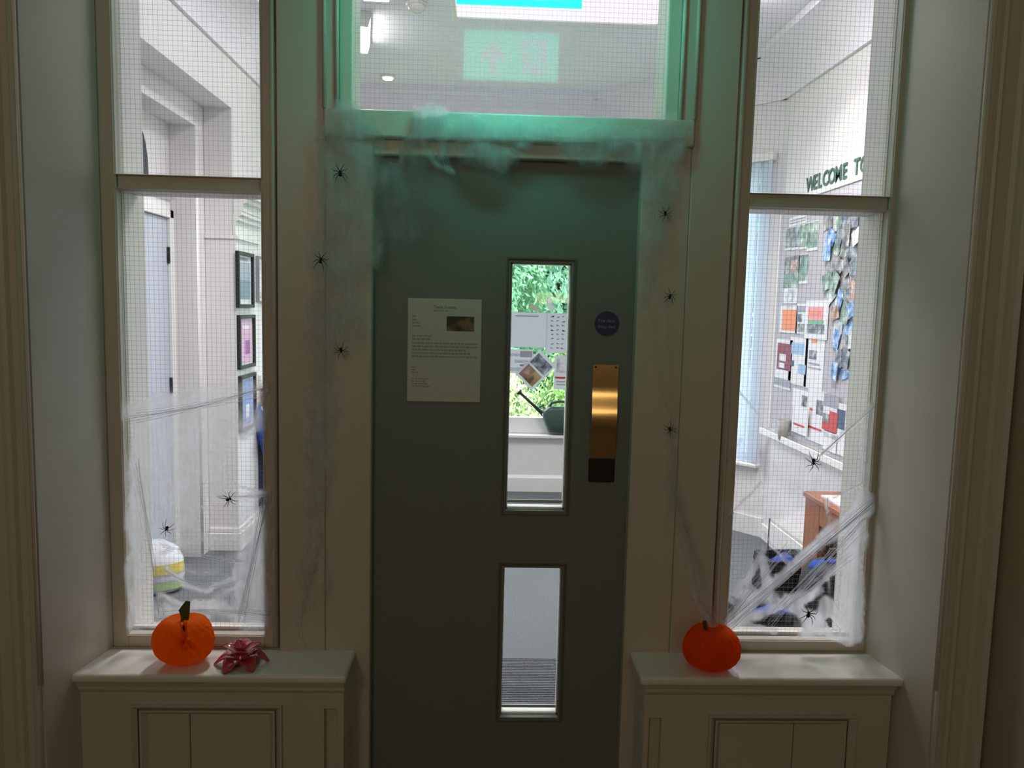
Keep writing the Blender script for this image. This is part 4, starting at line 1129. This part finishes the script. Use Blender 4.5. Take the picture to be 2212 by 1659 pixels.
# loose folds where the tissue halves meet
for pts in (((388, 1346), (398, 1352), (402, 1376), (397, 1392), (391, 1372)), ((399, 1378), (408, 1382), (416, 1402), (408, 1398)), ((386, 1378), (396, 1384), (398, 1404), (388, 1394)), ((396, 1342), (400, 1346), (398, 1366), (394, 1356))):
    fp = [U(x, y, Y=yp-rx1*.84) for x, y in pts]; n_ = len(fp)
    q = MB(); q.add([p_ for p_ in fp]+[p_+Vector((.002, .010, 0)) for p_ in fp], [tuple(range(n_)), tuple(reversed(range(n_, 2*n_)))]+[(i, (i+1) % n_, n_+(i+1) % n_, n_+i) for i in range(n_)]); q.build('paper_fold', TO, p1)
yp2 = -.135
c2 = U(1536, 1409, Y=yp2); rx2 = (U(1595, 1409, Y=yp2).x-U(1477, 1409, Y=yp2).x)/2; rz2 = .062; c2.z = .531+rz2*.98
p2 = paper_pumpkin('paper_pumpkin', 'red-orange paper pumpkin with a stubby stem on the right sill', c2, rx2, rz2, TR, 2.6, .1)
a = U(1526, 1372, Y=yp2); b = U(1522, 1342, Y=yp2)
q = MB(); q.tube([(a.x, yp2, a.z-.015), (a.x, yp2, a.z), (b.x, yp2, b.z)], [.006, .005, .006], 8); q.build('stem', mat('brown_stem', (.05, .04, .015), .8), p2)

# red flower ornament
MR = mat('glossy_red', (.52, .05, .075), .18, coat=.6, bump=.1, bscale=60)
yf = -.125
fc = U(522, 1416, Y=yf); fl = empty('flower_ornament', (fc.x, yf, .5305)); tag(fl, 'glossy dark red petalled flower ornament on the left sill', 'ornament')
def petal(ang, L_, Wd, lift, droop, z0_, r0=.008):
    q = MB(); n1, n2 = 8, 6; vs = []; fs = []
    d = Vector((math.cos(ang), math.sin(ang), 0)); s_ = Vector((-math.sin(ang), math.cos(ang), 0))
    for i in range(n1+1):
        t_ = i/n1; wd = Wd*math.sin(PI*min(.97, t_*.85+.12))**.8*(1-.15*t_)
        if t_ > .9: wd *= .6
        for j in range(n2+1):
            e = j/n2*2-1
            z = z0_+lift*t_-droop*t_*t_+.35*wd*(e*e)
            vs.append(Vector((fc.x, yf, 0))+d*(r0+L_*t_)+s_*(e*wd)+Vector((0, 0, max(.5315, z))))
    for i in range(n1):
        for j in range(n2): k = i*(n2+1)+j; fs.append((k, k+1, k+n2+2, k+n2+1))
    q.add(vs, fs, True); o = q.build('petal', MR, fl)
    sd_ = o.modifiers.new('solid', 'SOLIDIFY'); sd_.thickness = .0025; sd_.offset = 1
for i in range(6): petal(i*PI/3+.15, .066, .027, .045, .060, .540)
for i in range(5): petal(i*2*PI/5+.5, .046, .023, .050, .028, .552)
for i in range(3): petal(i*2*PI/3+.2, .026, .014, .028, .005, .566, .003)
q = MB(); q.lathe([(.022, 0), (.026, .004), (.020, .02), (.012, .035), (.006, .04)], (fc.x, yf, .5306), 16); q.build('base', MR, fl)

# ==================================================================== COBWEBS
def seg_d(p, a, b):
    ab = (b[0]-a[0], b[1]-a[1]); ap = (p[0]-a[0], p[1]-a[1]); L2 = ab[0]**2+ab[1]**2 or 1e-9
    t_ = max(0, min(1, (ap[0]*ab[0]+ap[1]*ab[1])/L2))
    return math.hypot(ap[0]-t_*ab[0], ap[1]-t_*ab[1]), t_


def web_sheet(name, label, box, step, Y, strokes, holes=(), relief=.0, warp=7, fibre=(), Yf=None, wscale=.02, seed=0, cat='cobweb'):
    """stretched cotton: a mesh grid whose density attribute is laid down as strokes (x0,y0,x1,y1,r0,r1,opacity)"""
    x0, y0, x1, y1 = box
    nx, ny = int((x1-x0)/step), int((y1-y0)/step)
    dens = {}; pos = {}
    for j in range(ny+1):
        for i in range(nx+1):
            px, py = x0+i*step, y0+j*step
            n1 = noise.noise(Vector((px*wscale, py*wscale*.8, seed))); n2 = noise.noise(Vector((px*wscale, py*wscale*.8, seed+9)))
            n3 = noise.noise(Vector((px*wscale*4, py*wscale*3, seed+4)))
            n4 = noise.noise(Vector((px*.11, py*.11, seed+7)))
            q = (px+warp*n1*2+warp*.35*n3+3.5*n4, py+warp*n2*2+3.5*n3)
            tr_ = 1.0
            for st in strokes:
                r_m = max(st[4], st[5])
                if q[0] < min(st[0], st[2])-r_m or q[0] > max(st[0], st[2])+r_m or q[1] < min(st[1], st[3])-r_m or q[1] > max(st[1], st[3])+r_m: continue
                d, t_ = seg_d(q, (st[0], st[1]), (st[2], st[3])); r = st[4]*(1-t_)+st[5]*t_
                if d < r:
                    soft = st[7] if len(st) > 7 else .6
                    e = min(1, (1-d/r)/soft); e = e*e*(3-2*e)
                    tr_ *= 1-st[6]*e
            dn = 1-tr_
            for h in holes:
                d, t_ = seg_d(q, (h[0], h[1]), (h[2], h[3])); r = h[4]*(1-t_)+h[5]*t_
                if d < r: e = min(1, (1-d/r)/.35); dn *= 1-e*h[6]
            streak = .82+.36*noise.noise(Vector((px*.06, py*.014, seed+2)))+.22*noise.noise(Vector((px*.03, py*.03, seed+6)))
            dn = max(0, min(1, dn*streak))
            dens[i, j] = dn
            yy = (Y(px, py) if callable(Y) else Y)
            pos[i, j] = U(px, py, Y=yy - relief*dn*(.55+.9*noise.noise(Vector((px*.018, py*.014, seed+5)))))
    vs, idx, fs, dv = [], {}, [], []
    def vid(k):
        if k not in idx: idx[k] = len(vs); vs.append(tuple(pos[k])); dv.append(dens[k])
        return idx[k]
    for j in range(ny):
        for i in range(nx):
            ks = [(i, j), (i, j+1), (i+1, j+1), (i+1, j)]
            if max(dens[k] for k in ks) > .012: fs.append(tuple(vid(k) for k in ks))
    me = bpy.data.meshes.new(name); me.from_pydata(vs, [], fs)
    at = me.attributes.new('cotton', 'FLOAT', 'POINT'); at.data.foreach_set('value', dv)
    me.polygons.foreach_set('use_smooth', [True]*len(me.polygons)); me.materials.append(M_WEB)
    o = bpy.data.objects.new(name, me); COL.objects.link(o); tag(o, label, cat)
    # stray fibres
    rnd = random.Random(seed+1); q = MB()
    for (fx0, fy0, fx1, fy1, n_, spread, rad, sag) in fibre:
        for k in range(n_):
            a = (fx0+rnd.uniform(-1, 1)*spread, fy0+rnd.uniform(-1, 1)*spread); b = (fx1+rnd.uniform(-1, 1)*spread, fy1+rnd.uniform(-1, 1)*spread)
            pts = []
            for s_ in range(9):
                t_ = s_/8; x = a[0]*(1-t_)+b[0]*t_; y = a[1]*(1-t_)+b[1]*t_+sag*4*t_*(1-t_)*rnd.uniform(.8, 1.2)
                x += 3*noise.noise(Vector((t_*3, k, seed))); 
                yy = (Y(x, y) if callable(Y) else Y)
                pts.append(U(x, y, Y=yy-.003-relief*.3))
            q.tube(pts, rad*rnd.uniform(.5, 1.1), 3)
    if q.v: stuff(q.build('fibres', M_WEBF, o))
    return o


# left sidelight
L = []
def ln(*a): L.append(a)
ln(270, 890, 420, 860, 26, 34, .35); ln(420, 860, 575, 835, 34, 20, .30); ln(330, 870, 560, 900, 30, 34, .30)
ln(345, 930, 350, 1135, 62, 50, .50); ln(400, 930, 400, 1125, 60, 42, .55); ln(455, 930, 470, 1060, 55, 30, .50); ln(560, 850, 575, 1000, 10, 8, .2)
ln(300, 900, 290, 1350, 26, 26, .45); ln(285, 1000, 282, 1350, 14, 12, .6)
ln(480, 930, 550, 920, 32, 20, .5); ln(470, 1080, 580, 1065, 16, 10, .45); ln(530, 940, 560, 900, 18, 16, .4)
ln(545, 1130, 550, 1340, 52, 40, .50); ln(570, 1080, 578, 1350, 22, 16, .65); ln(520, 1200, 510, 1340, 14, 12, .5); ln(560, 1140, 540, 1260, 14, 10, .5)
ln(340, 1180, 520, 1160, 18, 14, .30); ln(345, 1195, 370, 1190, 8, 8, .5)
ln(355, 1225, 400, 1262, 10, 9, .65); ln(400, 1262, 445, 1278, 10, 8, .70); ln(445, 1278, 505, 1250, 8, 9, .75); ln(505, 1250, 515, 1200, 7, 6, .6); ln(470, 1230, 400, 1225, 14, 12, .45)
ln(350, 1290, 405, 1306, 8, 8, .7); ln(405, 1306, 455, 1300, 9, 10, .75); ln(455, 1300, 520, 1262, 10, 8, .7)
ln(350, 1320, 470, 1310, 20, 20, .70); ln(470, 1312, 570, 1345, 20, 12, .75); ln(480, 1310, 520, 1325, 18, 14, .7)
ln(292, 1345, 450, 1335, 12, 12, .45); ln(520, 1160, 575, 1150, 30, 25, .3)
ln(500, 1040, 570, 1068, 3, 4, .7, .9); ln(440, 1100, 455, 1180, 12, 18, .3); ln(575, 840, 560, 880, 8, 5, .5)
web_sheet('cobweb', 'fake cotton cobweb stretched across the lower left sidelight', (262, 800, 606, 1372), 3.4, -.034, [tuple(list(a[:4])+[a[4]*1.15, a[5]*1.15, min(.93, a[6]*1.35), 1.0]) for a in L],
          holes=((440, 1110, 450, 1150, 14, 12, .8), (395, 1215, 488, 1218, 14, 20, .8), (385, 1283, 430, 1294, 12, 9, .8), (470, 1288, 500, 1280, 8, 8, .5), (565, 1085, 566, 1085, 11, 11, .9)), relief=.003, warp=5, seed=11,
          fibre=((280, 900, 575, 845, 16, 14, .0004, 6), (350, 1230, 505, 1255, 10, 8, .0004, 22), (350, 1180, 520, 1215, 10, 10, .0004, 5), (290, 1000, 350, 1330, 10, 10, .0004, 0), (570, 1080, 520, 1340, 12, 10, .0005, 0), (345, 1330, 575, 1330, 14, 12, .0005, -8), (470, 1070, 580, 1070, 6, 5, .0005, 0)))
# right sidelight
L = []
ln(1575, 1350, 1720, 1210, 20, 10, .75, .5); ln(1720, 1210, 1880, 1088, 10, 30, .85, .5); ln(1700, 1340, 1870, 1150, 10, 10, .55)
ln(1580, 1300, 1650, 1190, 10, 12, .6); ln(1610, 1290, 1600, 1340, 24, 24, .75); ln(1650, 1210, 1660, 1290, 14, 18, .8); ln(1640, 1290, 1720, 1300, 20, 24, .75)
ln(1600, 1345, 1690, 1305, 16, 14, .85); ln(1690, 1305, 1760, 1340, 14, 24, .85); ln(1745, 1350, 1850, 1360, 34, 30, .92, .4); ln(1788, 1310, 1790, 1330, 22, 26, .92, .4); ln(1580, 1350, 1680, 1362, 12, 8, .7)
ln(1700, 1300, 1770, 1280, 20, 14, .55); ln(1845, 1130, 1838, 1370, 30, 34, .85, .4); ln(1862, 1060, 1858, 1180, 16, 24, .6); ln(1880, 880, 1862, 1100, 14, 16, .35)
ln(1680, 1250, 1790, 1160, 5, 3, .7, .9); ln(1660, 1275, 1820, 1140, 6, 8, .6, .7); ln(1740, 1300, 1850, 1180, 7, 6, .5); ln(1790, 1110, 1792, 1080, 4, 8, .6); ln(1780, 1190, 1795, 1120, 3, 5, .3)
ln(1572, 1120, 1640, 1040, 4, 3, .5, .9); ln(1575, 1130, 1760, 1060, 40, 40, .16); ln(1600, 1000, 1830, 1060, 30, 40, .12); ln(1600, 950, 1560, 1020, 6, 4, .3)
ln(1595, 845, 1625, 880, 4, 3, .35); ln(1770, 985, 1885, 880, 4, 7, .75, .8); ln(1800, 1075, 1870, 1040, 2.5, 3, .6, .9); ln(1690, 1200, 1830, 1160, 8, 6, .25); ln(1820, 1340, 1850, 1220, 10, 12, .5)
ln(1570, 1345, 1600, 1325, 18, 14, .6); ln(1650, 1150, 1700, 1220, 4, 6, .45)
web_sheet('cobweb', 'fake cotton cobweb with thick lumps across the lower right sidelight', (1555, 830, 1900, 1400), 3.4, -.034, L,
          holes=((1700, 1338, 1715, 1350, 18, 20, .85), (1795, 1342, 1806, 1356, 9, 11, .95), (1690, 1283, 1700, 1275, 9, 7, .7)), relief=.007, warp=4, seed=31,
          fibre=((1575, 1350, 1880, 1090, 16, 12, .0006, 0), (1570, 1340, 1700, 1180, 10, 12, .0005, 0), (1660, 1340, 1860, 1130, 12, 14, .0006, 0), (1770, 985, 1888, 875, 7, 4, .0006, 0), (1572, 1120, 1650, 1035, 5, 5, .0004, 0), (1800, 1075, 1872, 1040, 4, 3, .0005, 0), (1680, 1320, 1840, 1200, 8, 10, .0005, 0), (1790, 1180, 1792, 1070, 4, 6, .0004, 0), (1595, 845, 1640, 900, 4, 5, .0004, 0)))
# head of the door frame and left post
def yhead(px, py):
    # hangs on the proud rail above, swings in front of the door below
    if py < 300: return -.068
    return -.060
L = []
ln(745, 262, 760, 300, 46, 50, .75, .8); ln(700, 300, 710, 420, 28, 34, .40, 1); ln(760, 290, 800, 400, 60, 42, .65, .8); ln(740, 330, 730, 560, 62, 62, .62, .9); ln(740, 560, 735, 700, 66, 58, .55, .9)
ln(790, 420, 805, 560, 28, 26, .45); ln(815, 545, 808, 580, 20, 18, .45, .5)
ln(705, 700, 690, 980, 46, 34, .50, .9); ln(680, 900, 672, 1230, 22, 14, .58, .9); ln(672, 1150, 655, 1300, 12, 7, .52, .9); ln(700, 950, 690, 1100, 30, 26, .42, .9); ln(655, 1200, 650, 1390, 9, 5, .45, .9); ln(700, 1190, 705, 1280, 8, 10, .30, .9); ln(683, 620, 672, 900, 9, 10, .4, .9)
ln(900, 255, 955, 245, 22, 26, .85, .5); ln(925, 260, 905, 300, 38, 20, .75, .6); ln(905, 270, 872, 345, 14, 8, .6); ln(955, 270, 960, 330, 22, 14, .55); ln(925, 330, 968, 368, 16, 11, .55); ln(965, 355, 966, 366, 10, 9, .5, .5)
ln(880, 300, 884, 350, 8, 10, .35); ln(800, 300, 1000, 300, 14, 20, .12)
ln(830, 370, 900, 350, 26, 40, .35, .9); ln(850, 400, 870, 500, 40, 46, .26, .9); ln(840, 380, 930, 420, 30, 60, .22, .9); ln(838, 505, 905, 505, 12, 12, .16, .8); ln(860, 430, 850, 500, 10, 14, .12)
ln(960, 280, 1130, 290, 30, 38, .60, .9); ln(1010, 300, 1075, 345, 42, 30, .62, .8); ln(1060, 335, 1095, 345, 34, 24, .40, .7); ln(1130, 285, 1280, 300, 34, 34, .45, .9); ln(1180, 290, 1200, 290, 20, 20, .3)
ln(1240, 320, 1300, 340, 34, 28, .45, .8); ln(1290, 300, 1400, 300, 34, 46, .55, .9); ln(1370, 320, 1395, 350, 46, 40, .6, .8); ln(1440, 290, 1450, 330, 44, 38, .75, .7); ln(1430, 330, 1420, 420, 50, 40, .45, .9)
web_sheet('cobweb', 'fake cotton cobweb draped over the door head and down the left post', (620, 215, 1500, 1400), 4.2, yhead, [tuple(list(a[:4])+[a[4]*1.28, a[5]*1.28, min(.93, a[6]*1.35), max(.95, a[7] if len(a) > 7 else 1.0)]) for a in L],
          holes=((1160, 312, 1180, 312, 8, 8, .4), (860, 340, 838, 332, 14, 10, .9), (850, 470, 856, 455, 12, 8, .4)), relief=.022, warp=9, seed=51,
          fibre=((900, 250, 872, 340, 7, 8, .00022, 0), (930, 250, 966, 368, 8, 10, .00022, 0), (700, 300, 700, 720, 10, 26, .00018, 0), (690, 650, 665, 1330, 10, 14, .0002, 0), (760, 290, 1460, 310, 8, 14, .0002, 10)))
# right post
L = []
ln(1420, 400, 1415, 520, 50, 42, .50, 1); ln(1400, 520, 1395, 660, 32, 18, .42, 1); ln(1460, 320, 1440, 460, 26, 34, .42, 1)
ln(1450, 930, 1455, 1060, 11, 17, .38, .9); ln(1455, 1060, 1480, 1180, 20, 15, .42, .9); ln(1480, 1180, 1505, 1290, 12, 12, .50, .9); ln(1505, 1290, 1548, 1365, 12, 20, .58, .9)
ln(1450, 1040, 1440, 1150, 14, 10, .15, 1); ln(1400, 630, 1450, 940, 14, 10, .13, 1)
web_sheet('cobweb', 'thin trailing cotton cobweb down the right door post to the pumpkin', (1360, 380, 1580, 1400), 4.2, lambda px, py: -.058 if py < 1150 else -.058-.00028*(py-1150), L, relief=.012, warp=5, seed=71,
          fibre=((1445, 640, 1455, 1060, 5, 6, .0003, 0), (1455, 1050, 1545, 1360, 12, 9, .0004, -14), (1430, 320, 1420, 560, 12, 22, .0003, 0)))

# ==================================================================== SPIDERS
spider_leg = []
for k in range(4):
    a0 = math.radians((62, 22, -18, -58)[k]); q = MB()
    L_ = (.026, .023, .022, .026)[k]
    d = Vector((math.cos(a0), 0, math.sin(a0)))
    q.tube([Vector((0, 0, 0))+d*.003, d*L_*.45+Vector((0, -.0075, .002)), d*L_*.75+Vector((0, -.005, -.001)), d*L_+Vector((0, .0, -.005 if k > 1 else .003))], [.0011, .0010, .0008, .0004], 5)
    me = q.build('leg', M_BLACK); spider_leg.append(me.data); bpy.data.objects.remove(me)
q = MB()
for (cz, r, ry) in ((.0035, .0038, .003), (-.0045, .0052, .0045)):
    vs, fs = [], []
    for i in range(7):
        ph = PI*i/6
        for k in range(10): a = 2*PI*k/10; vs.append((r*.85*math.sin(ph)*math.cos(a), ry*math.sin(ph)*math.sin(a)-.001, cz+r*math.cos(ph)))
    for i in range(6):
        for k in range(10): fs.append((i*10+k, i*10+(k+1) % 10, (i+1)*10+(k+1) % 10, (i+1)*10+k))
    q.add(vs, fs, True)
o = q.build('body', M_BLACK); spider_body = o.data; bpy.data.objects.remove(o)
SPI = [(735, 374, -.098, 0, 1, 'black plastic spider highest on the left post'), (693, 562, -.092, .3, 1, 'black plastic spider second from top on the left post'), (737, 757, -.080, 3.0, .9, 'black plastic spider lowest on the left post'),
       (1437, 462, -.078, 3.1, .85, 'black plastic spider highest on the right post'), (1447, 640, -.070, .2, .85, 'black plastic spider halfway up the right post'), (1447, 927, -.066, 2.6, .8, 'small faint black spider lowest on the right post'),
       (495, 1078, -.046, 1.2, 1, 'black plastic spider in the left window web, nearer the frame post'), (360, 1142, -.046, 3.6, .9, 'black plastic spider low in the left window web'),
       (1757, 998, -.048, 3.0, 1.15, 'largest black plastic spider, high in the right window web'), (1746, 1326, -.060, .1, 1.2, 'black plastic spider low on the lumpy web of the right window')]
for (px, py, y, a, s_, lb) in SPI:
    p = U(px, py, Y=y); t = empty('toy_spider', tuple(p)); tag(t, lb, 'toy spider', 'plastic spiders on the cobwebs')
    t.scale = (s_, s_, s_); t.rotation_euler = (0, a, 0)
    b = bpy.data.objects.new('body', spider_body); COL.objects.link(b); b.parent = t
    for sg in (1, -1):
        for k in range(4):
            l = bpy.data.objects.new('leg', spider_leg[k]); COL.objects.link(l); l.parent = t; l.scale = (sg, 1, 1)
            l.rotation_euler = (0, random.uniform(-.15, .15), 0)
